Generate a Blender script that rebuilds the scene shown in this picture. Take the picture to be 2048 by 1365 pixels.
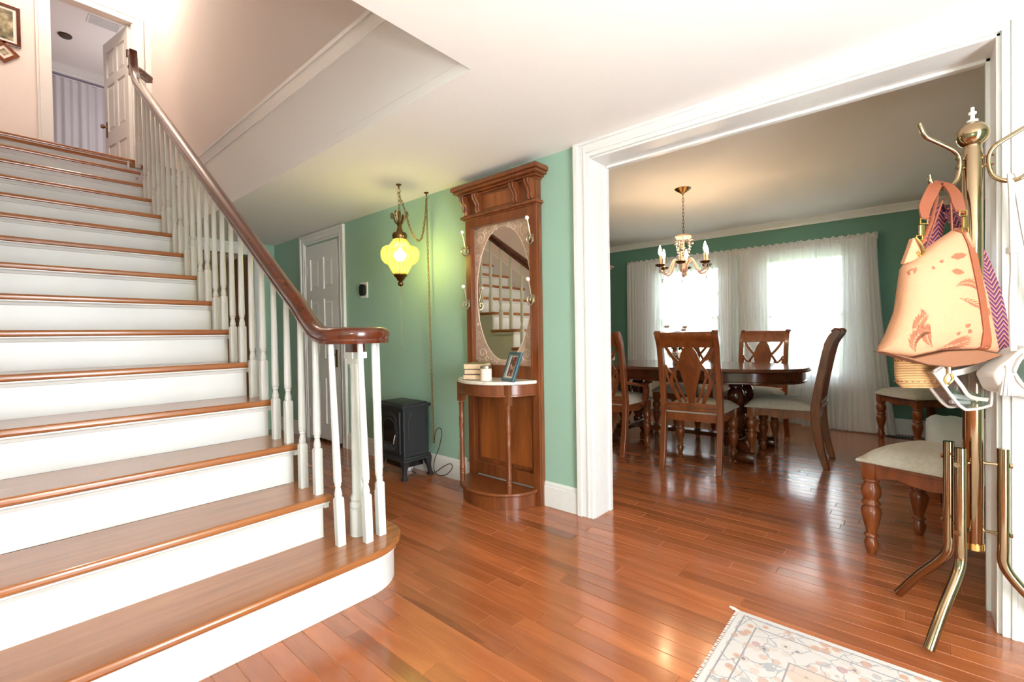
import bpy, bmesh, math, random
from mathutils import Vector, Matrix
PI = math.pi
rnd = random.Random(7)
S = bpy.context.scene
COL = S.collection
for o in list(bpy.data.objects): bpy.data.objects.remove(o)

# ------------------------------------------------------------------ camera
CAMZ = 1.06
yaw, pit, rol = math.radians(41.017), math.radians(-.8045), math.radians(.9252)
fw = Vector((math.cos(yaw)*math.cos(pit), math.sin(yaw)*math.cos(pit), math.sin(pit)))
rt = Vector((math.sin(yaw), -math.cos(yaw), 0)); dn = fw.cross(rt)
cr = math.cos(rol)*rt + math.sin(rol)*dn
cd = -math.sin(rol)*rt + math.cos(rol)*dn
cam = bpy.data.cameras.new('camera'); cam.sensor_width = 36; cam.lens = 927.1/2048*36
cam.clip_start = .05; cam.clip_end = 200
co = bpy.data.objects.new('camera', cam); COL.objects.link(co)
co.matrix_world = Matrix(((cr.x, -cd.x, -fw.x, 0), (cr.y, -cd.y, -fw.y, 0), (cr.z, -cd.z, -fw.z, CAMZ), (0, 0, 0, 1)))
S.camera = co
# ------------------------------------------------------------------ world, lights, exposure
W = bpy.data.worlds.new('world'); S.world = W; W.use_nodes = True
bg = W.node_tree.nodes['Background']; bg.inputs[0].default_value = (.92, .96, 1, 1); bg.inputs[1].default_value = 18
S.view_settings.view_transform = 'Standard'; S.view_settings.look = 'None'
S.view_settings.exposure = 0.25; S.view_settings.gamma = 1.0; S.view_settings.use_curve_mapping = False
def lamp(name, kind, loc, energy, color, size=.1, rot=None, **k):
    l = bpy.data.lights.new(name, kind); l.energy = energy; l.color = color
    if kind == 'AREA': l.size = size
    else: l.shadow_soft_size = size
    for a, b in k.items(): setattr(l, a, b)
    o = bpy.data.objects.new(name, l); o.location = loc; COL.objects.link(o)
    if rot: o.rotation_euler = rot
    return o
# the photographer's flash, just above and behind the camera
lamp('camera_flash', 'POINT', (-.22, -.02, 1.27), 42, (1, .97, .93), .07)

# ------------------------------------------------------------------ materials
def lin(c): return tuple((v/12.92 if v <= .04045 else ((v+.055)/1.055)**2.4) for v in (x/255 for x in c))+(1,)
class N:
    def __init__(s, name):
        s.m = bpy.data.materials.new(name); s.m.use_nodes = True; s.t = s.m.node_tree
        s.b = s.t.nodes['Principled BSDF']; s.out = s.t.nodes['Material Output']
    def n(s, t, **k):
        n = s.t.nodes.new('ShaderNode'+t)
        for a, v in k.items():
            if a.startswith('i_'): n.inputs[a[2:].replace('_', ' ')].default_value = v
            else: setattr(n, a, v)
        return n
    def l(s, a, b): s.t.links.new(a, b)
    def coord(s, sc=(1, 1, 1), rot=(0, 0, 0), out='Object'):
        c = s.n('TexCoord'); m = s.n('Mapping'); m.inputs['Scale'].default_value = sc; m.inputs['Rotation'].default_value = rot
        s.l(c.outputs[out], m.inputs[0]); return m.outputs[0]
    def ramp(s, fac, stops):
        r = s.n('ValToRGB'); e = r.color_ramp.elements
        while len(e) < len(stops): e.new(.5)
        for i, (p, c) in enumerate(stops): e[i].position = p; e[i].color = c if len(c) == 4 else lin(c)
        s.l(fac, r.inputs[0]); return r.outputs[0]
    def math(s, op, a, b=None):
        n = s.n('Math', operation=op)
        for i, v in enumerate((a, b)):
            if v is None: continue
            if isinstance(v, (int, float)): n.inputs[i].default_value = v
            else: s.l(v, n.inputs[i])
        return n.outputs[0]
    def mix(s, f, a, b):
        n = s.n('MixRGB')
        for i, v in enumerate((f, a, b)):
            if isinstance(v, (int, float)): n.inputs[i].default_value = v
            elif isinstance(v, tuple): n.inputs[i].default_value = v
            else: s.l(v, n.inputs[i])
        return n.outputs[0]
    def bump(s, h, st=.2, d=.002):
        n = s.n('Bump'); n.inputs['Strength'].default_value = st; n.inputs['Distance'].default_value = d
        s.l(h, n.inputs['Height']); s.l(n.outputs[0], s.b.inputs['Normal'])
def plain(name, c, rough=.5, metal=0, bump=None, coat=0, var=0, **k):
    m = N(name); m.b.inputs['Base Color'].default_value = lin(c); m.b.inputs['Roughness'].default_value = rough
    m.b.inputs['Metallic'].default_value = metal; m.b.inputs['Coat Weight'].default_value = coat
    if bump or var:
        z = m.n('TexNoise'); z.inputs['Scale'].default_value = (bump or (30, .1))[0]; z.inputs['Detail'].default_value = 3
        m.l(m.coord(), z.inputs['Vector'])
        if bump: m.bump(z.outputs[0], bump[1], .004)
        if var:
            d = tuple(v*(1-var) for v in c)
            m.l(m.ramp(z.outputs[0], [(.3, d), (.7, c)]), m.b.inputs['Base Color'])
    for a, v in k.items(): m.b.inputs[a.replace('_', ' ')].default_value = v
    return m.m
def wood(name, c1, c2, sc=(3, 30, 3), rough=.3, coat=.3, isl=False, dark=None):
    m = N(name); v = m.coord(sc)
    if isl:
        g = m.n('NewGeometry'); oi = m.n('ObjectInfo')
        r = m.math('FRACT', m.math('ADD', oi.outputs['Random'], g.outputs['Random Per Island']))
        ad = m.n('VectorMath', operation='ADD'); m.l(v, ad.inputs[0])
        cb = m.n('CombineXYZ'); m.l(m.math('MULTIPLY', r, 37.), cb.inputs[0]); m.l(m.math('MULTIPLY', r, 91.), cb.inputs[2]); m.l(cb.outputs[0], ad.inputs[1]); v = ad.outputs[0]
    z = m.n('TexNoise'); z.inputs['Scale'].default_value = 1; z.inputs['Detail'].default_value = 6; z.inputs['Roughness'].default_value = .62; z.inputs['Distortion'].default_value = .6
    m.l(v, z.inputs['Vector'])
    c = m.ramp(z.outputs[0], [(.3, c1), (.68, c2)])
    z2 = m.n('TexNoise'); z2.inputs['Scale'].default_value = 7; z2.inputs['Detail'].default_value = 4; m.l(v, z2.inputs['Vector'])
    c = m.mix(m.math('MULTIPLY', z2.outputs[0], .35), c, lin(tuple(.72*q for q in c1)))
    if isl:
        hv = m.n('HueSaturation'); m.l(c, hv.inputs['Color']); m.l(m.math('ADD', m.math('MULTIPLY', r, .38), .80), hv.inputs['Value']); c = hv.outputs[0]
        r2 = m.math('FRACT', m.math('MULTIPLY', r, 17.3))
        z3 = m.n('TexNoise'); z3.inputs['Scale'].default_value = .8; m.l(v, z3.inputs['Vector'])
        k = m.math('MULTIPLY', m.math('GREATER_THAN', r2, .9), m.math('MULTIPLY', m.math('GREATER_THAN', z3.outputs[0], .52), .4))
        c = m.mix(k, c, lin(dark))
    m.l(c, m.b.inputs['Base Color']); m.b.inputs['Roughness'].default_value = rough; m.b.inputs['Coat Weight'].default_value = coat; m.b.inputs['Coat Roughness'].default_value = .12
    m.bump(z2.outputs[0], .06, .002)
    return m.m
def glass(name, c=(255, 255, 255), alpha=.2, rough=.02):
    m = N(name); t = m.n('BsdfTransparent'); g = m.n('BsdfGlossy'); g.inputs['Roughness'].default_value = rough; t.inputs[0].default_value = lin(c)
    x = m.n('MixShader'); x.inputs[0].default_value = alpha; m.l(t.outputs[0], x.inputs[1]); m.l(g.outputs[0], x.inputs[2]); m.l(x.outputs[0], m.out.inputs[0]); return m.m
def emit(name, c, st):
    m = N(name); e = m.n('Emission'); e.inputs[0].default_value = lin(c); e.inputs[1].default_value = st; m.l(e.outputs[0], m.out.inputs[0]); return m.m
def sheer(name, c, tr):
    m = N(name); t = m.n('BsdfTransparent'); d = m.n('BsdfDiffuse'); l = m.n('BsdfTranslucent')
    z = m.n('TexNoise'); z.inputs['Scale'].default_value = 1; m.l(m.coord((300, 300, 4)), z.inputs['Vector'])
    for q in (d, l): q.inputs[0].default_value = lin(c)
    a = m.n('MixShader'); a.inputs[0].default_value = .32; m.l(d.outputs[0], a.inputs[1]); m.l(l.outputs[0], a.inputs[2])
    b = m.n('MixShader'); m.l(m.math('ADD', m.math('MULTIPLY', z.outputs[0], .2), 1-tr-.1), b.inputs[0]); m.l(t.outputs[0], b.inputs[1]); m.l(a.outputs[0], b.inputs[2]); m.l(b.outputs[0], m.out.inputs[0]); return m.m
M = {}
M['trim'] = plain('white_gloss_paint', (236, 235, 232), .28, var=.015)
M['stairpaint'] = plain('scuffed_white_paint', (224, 224, 220), .35, var=.05, bump=(3, .02))
M['ceil'] = plain('ceiling_paint', (246, 243, 240), .9, bump=(120, .25))
M['beige'] = plain('stairwell_paint', (236, 226, 220), .85, bump=(120, .15))
M['green'] = plain('green_wall_paint', (156, 190, 170), .6, bump=(110, .22))
M['greenshaded'] = plain('green_wall_paint_shaded', (102, 146, 130), .6, bump=(110, .22))  # wall green with the dining room's dimmer light put into the colour
M['purple'] = plain('lavender_paint', (164, 154, 174), .8)
M['floor'] = wood('oak_floor', (152, 80, 44), (186, 108, 62), (14, 1.3, 14), .2, .5, True, (95, 46, 24))
M['floorgap'] = plain('floor_joint', (205, 135, 85), .5)
M['tread'] = wood('oak_tread', (148, 84, 42), (182, 116, 64), (1.6, 22, 22), .25, .4)
M['nose'] = M['tread']
M['rail'] = wood('mahogany_rail', (72, 28, 14), (112, 52, 26), (30, 4, 30), .22, .6)
M['oakdark'] = wood('carved_oak', (100, 49, 22), (148, 80, 40), (22, 22, 3), .32, .35)
M['oakpanel'] = wood('oak_panel', (108, 54, 22), (178, 98, 46), (12, 12, 1.5), .35, .3)
M['cherry'] = wood('cherry_wood', (116, 54, 24), (160, 86, 42), (20, 20, 3), .3, .4)
M['walnut'] = wood('dark_cherry', (62, 26, 14), (100, 48, 26), (6, 3, 6), .18, .6)
M['seat'] = plain('cream_damask', (205, 196, 180), .9, bump=(60, .3), var=.08)
M['black'] = plain('cast_black', (40, 41, 43), .5, bump=(200, .1))
M['blackin'] = plain('dark_glass', (22, 22, 24), .15)
M['brass'] = plain('polished_brass', (168, 144, 114), .12, 1)
M['abrass'] = plain('antique_brass', (120, 92, 58), .32, 1)
M['chain'] = plain('chain_brass', (150, 120, 78), .35, .9)
M['nickel'] = plain('satin_nickel', (190, 180, 160), .28, 1)
M['porcelain'] = plain('porcelain', (245, 243, 238), .2)
M['mirror'] = plain('mirror_silver', (235, 228, 215), .01, 1)
M['etch'] = plain('etched_glass', (214, 182, 158), .42, .3, var=.15)
M['etchline'] = plain('etched_line', (228, 212, 196), .5, .3)
M['marble'] = plain('cream_marble', (236, 230, 216), .25, var=.08)
M['amber'] = None
M['white'] = plain('white_plastic', (240, 240, 238), .4)
M['cream'] = plain('page_paper', (238, 206, 168), .8, var=.1)
M['glasspane'] = glass('window_glass', (250, 252, 255), .06)
M['crystal'] = glass('crystal', (250, 246, 242), .35, .05)
M['pinkglass'] = plain('rose_milk_glass', (250, 216, 198), .12, 0, Transmission_Weight=.35)
M['bulb'] = emit('bulb_glow', (255, 214, 165), 230)
M['bulboff'] = glass('clear_bulb', (250, 240, 230), .3, .05)
M['sheer'] = sheer('sheer_curtain', (251, 252, 255), .2)
M['sheerdense'] = sheer('gathered_sheer', (246, 245, 247), .12)
M['tan'] = plain('tan_leather', (146, 76, 48), .5, bump=(150, .15))
M['canvas'] = plain('peach_canvas', (200, 142, 106), .8, bump=(250, .3), var=.04)
M['canvasprint'] = plain('faded_palm_print', (150, 88, 60), .85)
M['canvasbase'] = plain('tan_bag_base', (132, 84, 56), .8, bump=(200, .2))
M['gold'] = plain('gold_hardware', (226, 180, 110), .2, 1)
M['pvc'] = glass('clear_vinyl', (232, 230, 234), .35, .12)
M['wvinyl'] = plain('white_vinyl', (192, 182, 174), .45)
M['lawn'] = plain('lawn', (120, 160, 90), .9, var=.3)
M['leaf'] = plain('leaf_green', (70, 105, 62), .6, var=.3)
M['petal'] = plain('petal_white', (240, 228, 220), .7)
M['linen'] = plain('quilted_cotton', (205, 208, 206), .9, bump=(14, .6))
M['teal'] = plain('teal_frame', (52, 92, 104), .35)
M['brown'] = plain('landing_beige', (186, 160, 128), .85)
# straw weave
m = N('straw_weave'); w_ = m.n('TexWave', bands_direction='Z'); w_.inputs['Scale'].default_value = 55; w_.inputs['Distortion'].default_value = 1; m.l(m.coord(), w_.inputs[0])
m.l(m.ramp(w_.outputs[1], [(.2, (150, 100, 60)), (.6, (226, 176, 122))]), m.b.inputs['Base Color']); m.b.inputs['Roughness'].default_value = .9; m.bump(w_.outputs[1], .6, .004); M['straw'] = m.m
# chevron weave
m = N('chevron_weave'); sp = m.n('SeparateXYZ'); m.l(m.coord(), sp.inputs[0])
zz = m.math('ABSOLUTE', m.math('SUBTRACT', m.math('FRACT', m.math('MULTIPLY', sp.outputs[0], 24.)), .5))
st = m.math('FRACT', m.math('ADD', m.math('MULTIPLY', sp.outputs[2], 62.), m.math('MULTIPLY', zz, 3.2)))
m.l(m.ramp(st, [(.0, (60, 28, 52)), (.3, (60, 28, 52)), (.34, (214, 130, 104)), (.62, (206, 120, 100)), (.66, (120, 60, 110)), (1, (110, 56, 104))]), m.b.inputs['Base Color']); m.b.inputs['Roughness'].default_value = .9
M['chevron'] = m.m
# rug: border bands and medallion motifs
m = N('persian_rug'); v = m.coord(); sp = m.n('SeparateXYZ'); m.l(v, sp.inputs[0])
ex = m.math('SUBTRACT', .475, m.math('ABSOLUTE', sp.outputs[0])); ey = m.math('SUBTRACT', .775, m.math('ABSOLUTE', sp.outputs[1])); ed = m.math('MINIMUM', ex, ey)
vo = m.n('TexVoronoi'); vo.inputs['Scale'].default_value = 26; m.l(v, vo.inputs['Vector'])
vd = m.n('TexVoronoi', feature='DISTANCE_TO_EDGE'); vd.inputs['Scale'].default_value = 13; nz = m.n('TexNoise'); nz.inputs['Scale'].default_value = 14; nz.inputs['Detail'].default_value = 3; m.l(v, nz.inputs['Vector'])
dv = m.n('MixRGB'); dv.inputs[0].default_value = .06; m.l(v, dv.inputs[1]); m.l(nz.outputs[1], dv.inputs[2]); m.l(dv.outputs[0], vd.inputs['Vector'])
sc_ = m.n('SeparateXYZ'); m.l(vo.outputs['Color'], sc_.inputs[0])
cells = m.ramp(sc_.outputs[0], [(0, (226, 214, 208)), (.5, (224, 196, 176)), (.66, (214, 170, 152)), (.8, (186, 190, 196)), (.92, (206, 160, 158))])
base = m.mix(m.math('LESS_THAN', vo.outputs['Distance'], .42), lin((230, 220, 214)), cells)
dots = m.math('MULTIPLY', m.math('LESS_THAN', vo.outputs['Distance'], .16), m.math('GREATER_THAN', sc_.outputs[1], .55))
base = m.mix(dots, base, lin((120, 112, 118)))
lines = m.math('LESS_THAN', vd.outputs['Distance'], .022)
base = m.mix(m.math('MULTIPLY', lines, .6), base, lin((128, 134, 150)))
inner = m.math('GREATER_THAN', ed, .2); blob = m.n('TexNoise'); blob.inputs['Scale'].default_value = 5; m.l(v, blob.inputs['Vector'])
base = m.mix(m.math('MULTIPLY', inner, m.math('MULTIPLY', m.math('GREATER_THAN', blob.outputs[0], .5), .55)), base, lin((222, 176, 146)))
for p_ in (.025, .075, .2): base = m.mix(m.math('LESS_THAN', m.math('ABSOLUTE', m.math('SUBTRACT', ed, p_)), .0025), base, lin((150, 140, 146)))
bord = m.math('MULTIPLY', m.math('LESS_THAN', ed, .075), m.math('GREATER_THAN', ed, .025))
base = m.mix(m.math('MULTIPLY', bord, m.math('LESS_THAN', vo.outputs['Distance'], .3)), base, lin((214, 160, 130)))
base = m.mix(m.math('LESS_THAN', ed, .018), base, lin((232, 226, 222)))
fade = m.n('TexNoise'); fade.inputs['Scale'].default_value = 9; fade.inputs['Detail'].default_value = 6; m.l(v, fade.inputs['Vector'])
base = m.mix(m.math('MULTIPLY', fade.outputs[0], .42), base, lin((214, 206, 202)))
hsv = m.n('HueSaturation'); m.l(base, hsv.inputs['Color']); hsv.inputs['Value'].default_value = .72; base = hsv.outputs[0]
m.l(base, m.b.inputs['Base Color']); m.b.inputs['Roughness'].default_value = .95; m.bump(nz.outputs[0], .3, .003); M['rug'] = m.m
# amber pressed glass
m = N('amber_glass'); m.b.inputs['Base Color'].default_value = lin((214, 206, 110)); m.b.inputs['Roughness'].default_value = .06
t_ = m.n('BsdfTransparent'); t_.inputs[0].default_value = lin((250, 247, 200)); tl = m.n('BsdfTranslucent'); tl.inputs[0].default_value = lin((228, 222, 130)); x1 = m.n('MixShader'); x1.inputs[0].default_value = .13
m.l(t_.outputs[0], x1.inputs[1]); m.l(tl.outputs[0], x1.inputs[2]); x2 = m.n('MixShader'); x2.inputs[0].default_value = .22; m.l(x1.outputs[0], x2.inputs[1]); m.l(m.b.outputs[0], x2.inputs[2]); m.l(x2.outputs[0], m.out.inputs[0]); M['amber'] = m.m
M['amberrib'] = plain('amber_glass_rib', (168, 158, 48), .15, Transmission_Weight=.5)

# ------------------------------------------------------------------ helpers
def V(*a): return Vector(a)
def bx(bm, lo, hi, mat=None):
    vs = [bm.verts.new((x, y, z)) for x in (lo[0], hi[0]) for y in (lo[1], hi[1]) for z in (lo[2], hi[2])]
    for f in ((0, 1, 3, 2), (4, 6, 7, 5), (0, 4, 5, 1), (2, 3, 7, 6), (0, 2, 6, 4), (1, 5, 7, 3)): bm.faces.new([vs[i] for i in f])
    if mat is not None: bmesh.ops.transform(bm, matrix=mat, verts=vs)
    return vs
def frame(t, up=V(0, 0, 1)):
    t = t.normalized()
    if abs(t.dot(up)) > .98: up = V(1, 0, 0)
    r = t.cross(up).normalized(); return r, r.cross(t).normalized()
def ring(bm, c, r, u, rad, n): return [bm.verts.new(c+r*(math.cos(2*PI*i/n)*rad)+u*(math.sin(2*PI*i/n)*rad)) for i in range(n)]
def skin(bm, rings, closed=True, caps=True):
    for a, b in zip(rings, rings[1:]):
        n = len(a)
        for i in range(n if closed else n-1): bm.faces.new((a[i], a[(i+1) % n], b[(i+1) % n], b[i]))
    if caps and closed:
        bm.faces.new(list(reversed(rings[0]))); bm.faces.new(rings[-1])
def tube(bm, pts, rad, n=8, caps=True):
    pts = [Vector(p) for p in pts]; rs = rad if isinstance(rad, (list, tuple)) else [rad]*len(pts)
    rings = []; pr = None
    for i, p in enumerate(pts):
        t = (pts[min(i+1, len(pts)-1)]-pts[max(i-1, 0)])
        if pr is None: r, u = frame(t)
        else:
            t = t.normalized(); r = (pr-t*pr.dot(t)).normalized(); u = r.cross(t).normalized()
        pr = r; rings.append(ring(bm, p, r, u, rs[i], n))
    skin(bm, rings, caps=caps)
def lathe(bm, prof, c=(0, 0, 0), n=16, mat=None, ribs=0, ramp=0):
    c = Vector(c); rings = []; vs = []
    for r, z in prof:
        rg = []
        for i in range(n):
            a = 2*PI*i/n; rr = max(r, .0004)*(1+(ramp*math.cos(ribs*a) if ribs else 0))
            rg.append(bm.verts.new((c.x+rr*math.cos(a), c.y+rr*math.sin(a), c.z+z)))
        rings.append(rg); vs += rg
    skin(bm, rings)
    if mat is not None: bmesh.ops.transform(bm, matrix=mat, verts=vs)
def prism(bm, poly, depth, mat=None):
    """poly in local xy, extruded in +z by depth"""
    a = [bm.verts.new((x, y, 0)) for x, y in poly]; b = [bm.verts.new((x, y, depth)) for x, y in poly]
    skin(bm, [a, b])
    if mat is not None: bmesh.ops.transform(bm, matrix=mat, verts=a+b)
def strip(pts, w):
    """closed outline of a polyline widened to w (2D)"""
    L, R = [], []; P = [Vector((p[0], p[1])) for p in pts]
    for i, p in enumerate(P):
        t = (P[min(i+1, len(P)-1)]-P[max(i-1, 0)]).normalized(); nn = V(-t.y, t.x)
        ww = w[i] if isinstance(w, (list, tuple)) else w
        L.append(p+nn*ww/2); R.append(p-nn*ww/2)
    return [(q.x, q.y) for q in L+R[::-1]]
def smooth(pts, k=4):
    """Catmull-Rom through the points"""
    P = [Vector(p) for p in pts]; out = []
    for i in range(len(P)-1):
        a, b, c, d = P[max(i-1, 0)], P[i], P[i+1], P[min(i+2, len(P)-1)]
        for j in range(k):
            t = j/k; out.append(.5*((2*b)+(c-a)*t+(2*a-5*b+4*c-d)*t*t+(3*b-3*c+d-a)*t**3))
    out.append(P[-1]); return out
def sweep(bm, path, prof, caps=True, up=V(0, 0, 1), sc=None):
    path = [Vector(p) for p in path]; rings = []; pr = None
    for i, p in enumerate(path):
        t = (path[min(i+1, len(path)-1)]-path[max(i-1, 0)]).normalized()
        if abs(t.z) > .97 and pr is not None: r = pr
        else: r = t.cross(up).normalized()
        r = (r-t*r.dot(t)).normalized(); u = r.cross(t).normalized(); pr = r
        rings.append([bm.verts.new(p+r*x+u*y) for x, y in prof])
    skin(bm, rings, caps=caps)
def rnd_box(bm, lo, hi, r, seg=2, mat=None):
    b2 = bmesh.new(); bx(b2, lo, hi); bmesh.ops.bevel(b2, geom=b2.edges[:], offset=r, segments=seg, affect='EDGES', profile=.6)
    if mat is not None: bmesh.ops.transform(b2, matrix=mat, verts=b2.verts[:])
    me = bpy.data.meshes.new('t'); b2.to_mesh(me); b2.free(); bm.from_mesh(me); bpy.data.meshes.remove(me)
def ellipse_plate(bm, cx, cy, a, b, z0, z1, n=40, rot=0): prism(bm, [(cx+a*math.cos(2*PI*i/n), cy+b*math.sin(2*PI*i/n)) for i in range(n)], z1-z0, Matrix.Translation((0, 0, z0)))
def chain_links(bm, pts, L=.03, r=.0022, w=.008):
    P = [Vector(p) for p in pts]; d = [0]
    for a, b in zip(P, P[1:]): d.append(d[-1]+(b-a).length)
    def at(s):
        s = min(max(s, 0), d[-1]-1e-6)
        for i in range(len(P)-1):
            if s <= d[i+1]: return P[i].lerp(P[i+1], (s-d[i])/max(d[i+1]-d[i], 1e-9))
        return P[-1]
    k = 0; s = 0
    while s < d[-1]:
        a = at(s); b = at(s+L*1.0)
        if (b-a).length < 1e-5: break
        t = (b-a).normalized(); rr, u = frame(t); ax = rr if k % 2 else u; c = (a+b)/2; pts2 = []
        for i in range(9):
            q = 2*PI*i/8; pts2.append(c+t*(math.cos(q)*L*.62)+ax*(math.sin(q)*w))
        tube(bm, pts2, r, 5, caps=False); s += L*.92; k += 1
def obj(name, bm, mat, parent=None, smooth_=None, loc=None, bevel=0):
    me = bpy.data.meshes.new(name); bmesh.ops.recalc_face_normals(bm, faces=bm.faces[:])
    if smooth_:
        for f in bm.faces: f.smooth = True
        for e in bm.edges:
            if len(e.link_faces) == 2 and e.calc_face_angle(0) > smooth_: e.smooth = False
    bm.to_mesh(me); bm.free(); o = bpy.data.objects.new(name, me); COL.objects.link(o)
    me.materials.append(M[mat] if isinstance(mat, str) else mat)
    if parent: o.parent = parent
    if loc: o.location = loc
    if bevel:
        md = o.modifiers.new('bevel', 'BEVEL'); md.width = bevel; md.segments = 2; md.limit_method = 'ANGLE'; md.angle_limit = .6
    return o
SM = .7
def mk(fn, *a, **k):
    bm = bmesh.new(); fn(bm, *a, **k); return bm
def boxes(*bs):
    bm = bmesh.new()
    for lo, hi in bs: bx(bm, lo, hi)
    return bm
def tag(o, label, cat, group=None):
    o['label'] = label; o['category'] = cat
    if group: o['group'] = group
    return o
def thing(name, label, cat, loc=(0, 0, 0), rz=0, group=None):
    o = bpy.data.objects.new(name, None); COL.objects.link(o); o.location = loc; o.rotation_euler = (0, 0, rz); o.empty_display_size = .1
    return tag(o, label, cat, group)
def struct(name, bm, mat, parent=None, label=None, **k):
    o = obj(name, bm, mat, parent, **k)
    if not parent: o['kind'] = 'structure'
    if label: o['label'] = label
    return o
def kids(o): return [c for c in bpy.data.objects if c.parent == o]
def dup(root, loc, rz, label, group=None):
    allk = {}
    for c in bpy.data.objects:
        if c.parent: allk.setdefault(c.parent.name, []).append(c)
    def rec(o, par):
        c = o.copy(); COL.objects.link(c)
        if par: c.parent = par
        for ch in allk.get(o.name, []): rec(ch, c)
        return c
    r = rec(root, None); r.location = loc; r.rotation_euler = (0, 0, rz); r['label'] = label
    if group: r['group'] = group
    return r

# ------------------------------------------------------------------ key dimensions
XW, XD, XB = 2.288, 2.478, 6.06      # hall face of green wall, its dining face, window wall
ZC, ZD, YE = 2.142, 2.30, 5.65       # hall ceiling, dining ceiling, end of the hall
OL, OR, OH = 1.385, -.222, 2.056     # opening: left jamb, right jamb, head
RISE, RUN, XS = .186, .284, 1.005
Y1 = 1.645                            # nosing of the first step
ZL = RISE*15                          # upper landing

# ------------------------------------------------------------------ floor with planks
floor = struct('floor', boxes(((-1.2, -1.3, -.06), (XB+.1, YE+2.2, -.0022))), 'floorgap')
BW = .072; rows = []
x = -1.2
def vis(x, y):
    d = V(x, y, -CAMZ); f = d.dot(fw)
    if f < .35: return 0
    u = 1024+927*d.dot(cr)/f; v = 682+927*d.dot(cd)/f
    return (927/f)**2*CAMZ/f if -120 < u < 2170 and -50 < v < 1480 else 0
planks = []
while x < XB:
    y = -1.3-rnd.random()*.7
    yend = YE+2.2 if x < XW+.1 else 3.5
    while y < yend:
        L = rnd.choice((.32, .45, .55, .7, .85, 1.0, 1.2))*rnd.uniform(.9, 1.1)
        planks.append((x, max(y, -1.3), min(y+L, yend))); y += L
    x += BW
def plank(bm, x, y0, y1):
    g, b = .0006, .0016
    for z, q in (): pass
    o_ = [(x+g, y0+g), (x+BW-g, y0+g), (x+BW-g, y1-g), (x+g, y1-g)]
    i_ = [(x+g+b, y0+g+b), (x+BW-g-b, y0+g+b), (x+BW-g-b, y1-g-b), (x+g+b, y1-g-b)]
    lo = [bm.verts.new((p[0], p[1], -.0015)) for p in o_]; hi = [bm.verts.new((p[0], p[1], 0)) for p in i_]
    bm.faces.new(hi)
    for k in range(4): bm.faces.new((lo[k], lo[(k+1) % 4], hi[(k+1) % 4], hi[k]))
def score(p):
    x, a, b = p; s = 0
    if x < .92 and a > 1.9: return 0
    for t in (.1, .3, .5, .7, .9): s += vis(x+BW/2, a+(b-a)*t)
    return s*(b-a)
planks.sort(key=score, reverse=True)
for i, p in enumerate(planks[:300]):
    bm = bmesh.new(); plank(bm, p[0]-p[0]-BW/2, -(p[2]-p[1])/2, (p[2]-p[1])/2)
    obj('plank', bm, 'floor', floor, loc=(p[0]+BW/2, (p[1]+p[2])/2, 0))
bm = bmesh.new()
for p in planks[300:]: plank(bm, *p)
o = obj('planks', bm, 'floor', floor); o['kind'] = 'stuff'

# ------------------------------------------------------------------ walls, ceilings
struct('wall_hall', boxes(((XW, OL, 0), (XD, 4.15, ZD)), ((XW, 4.15, 2.02), (XD, 4.86, ZD)), ((XW, 4.86, 0), (XD, YE, ZD)), ((XW, OR, OH), (XD, OL, ZD)), ((XW, -1.3, 0), (XD, OR, ZD))), 'green')
struct('wall_end', boxes(((2.165, YE, 0), (XW+.1, YE+.1, ZC)), ((1.35, YE, 2.0), (2.165, YE+.1, ZC)), ((1.0, YE, 0), (1.35, YE+.1, ZC))), 'green')
struct('wall_kitchen', boxes(((-.4, YE+.1, 0), (-.3, YE+2.3, 2.4)), ((2.5, YE+.1, 0), (2.6, YE+2.3, 2.4)), ((-.3, YE+.1, 2.3), (2.5, YE+2.2, 2.4)), ((-.2, YE+2.2, 0), (2.6, YE+2.3, 2.4))), 'brown')
struct('ceiling', boxes(((1.336, 1.361, ZC), (XW+.02, YE+2.2, ZC+.05)), ((-1.2, -1.3, ZC), (XW+.02, 1.361, ZC+.3))), 'ceil')
struct('ceiling_dining', boxes(((XD, -1.1, ZD), (XB+.1, 3.6, ZD+.05))), 'ceil')
struct('wall_window', boxes(((XB, -1.1, 0), (XB+.12, .52, ZD)), ((XB, .52, 0), (XB+.12, 1.36, .52)), ((XB, .52, 1.93), (XB+.12, 1.36, ZD)), ((XB, 1.36, 0), (XB+.12, 1.80, ZD)), ((XB, 1.80, 0), (XB+.12, 2.64, .52)), ((XB, 1.80, 1.93), (XB+.12, 2.64, ZD)), ((XB, 2.64, 0), (XB+.12, 3.6, ZD))), 'greenshaded')
struct('wall_front', boxes(((-1.3, -1.4, 0), (.2, -1.3, 2.5)), ((1.2, -1.4, 0), (XW+.05, -1.3, 2.5)), ((.2, -1.4, 2.06), (1.2, -1.3, 2.5))), 'green')
struct('wall_foyer_left', boxes(((-1.3, -1.4, 0), (-1.2, 1.5, 2.5)), ((-1.2, 1.4, 0), (-.26, 1.5, ZC))), 'green')
struct('wall_dining_left', boxes(((XD, 3.45, 0), (XB, 3.6, ZD))), 'greenshaded')
struct('wall_dining_right', boxes(((XD, -1.15, 0), (XB, -1.0, ZD))), 'greenshaded')
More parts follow.
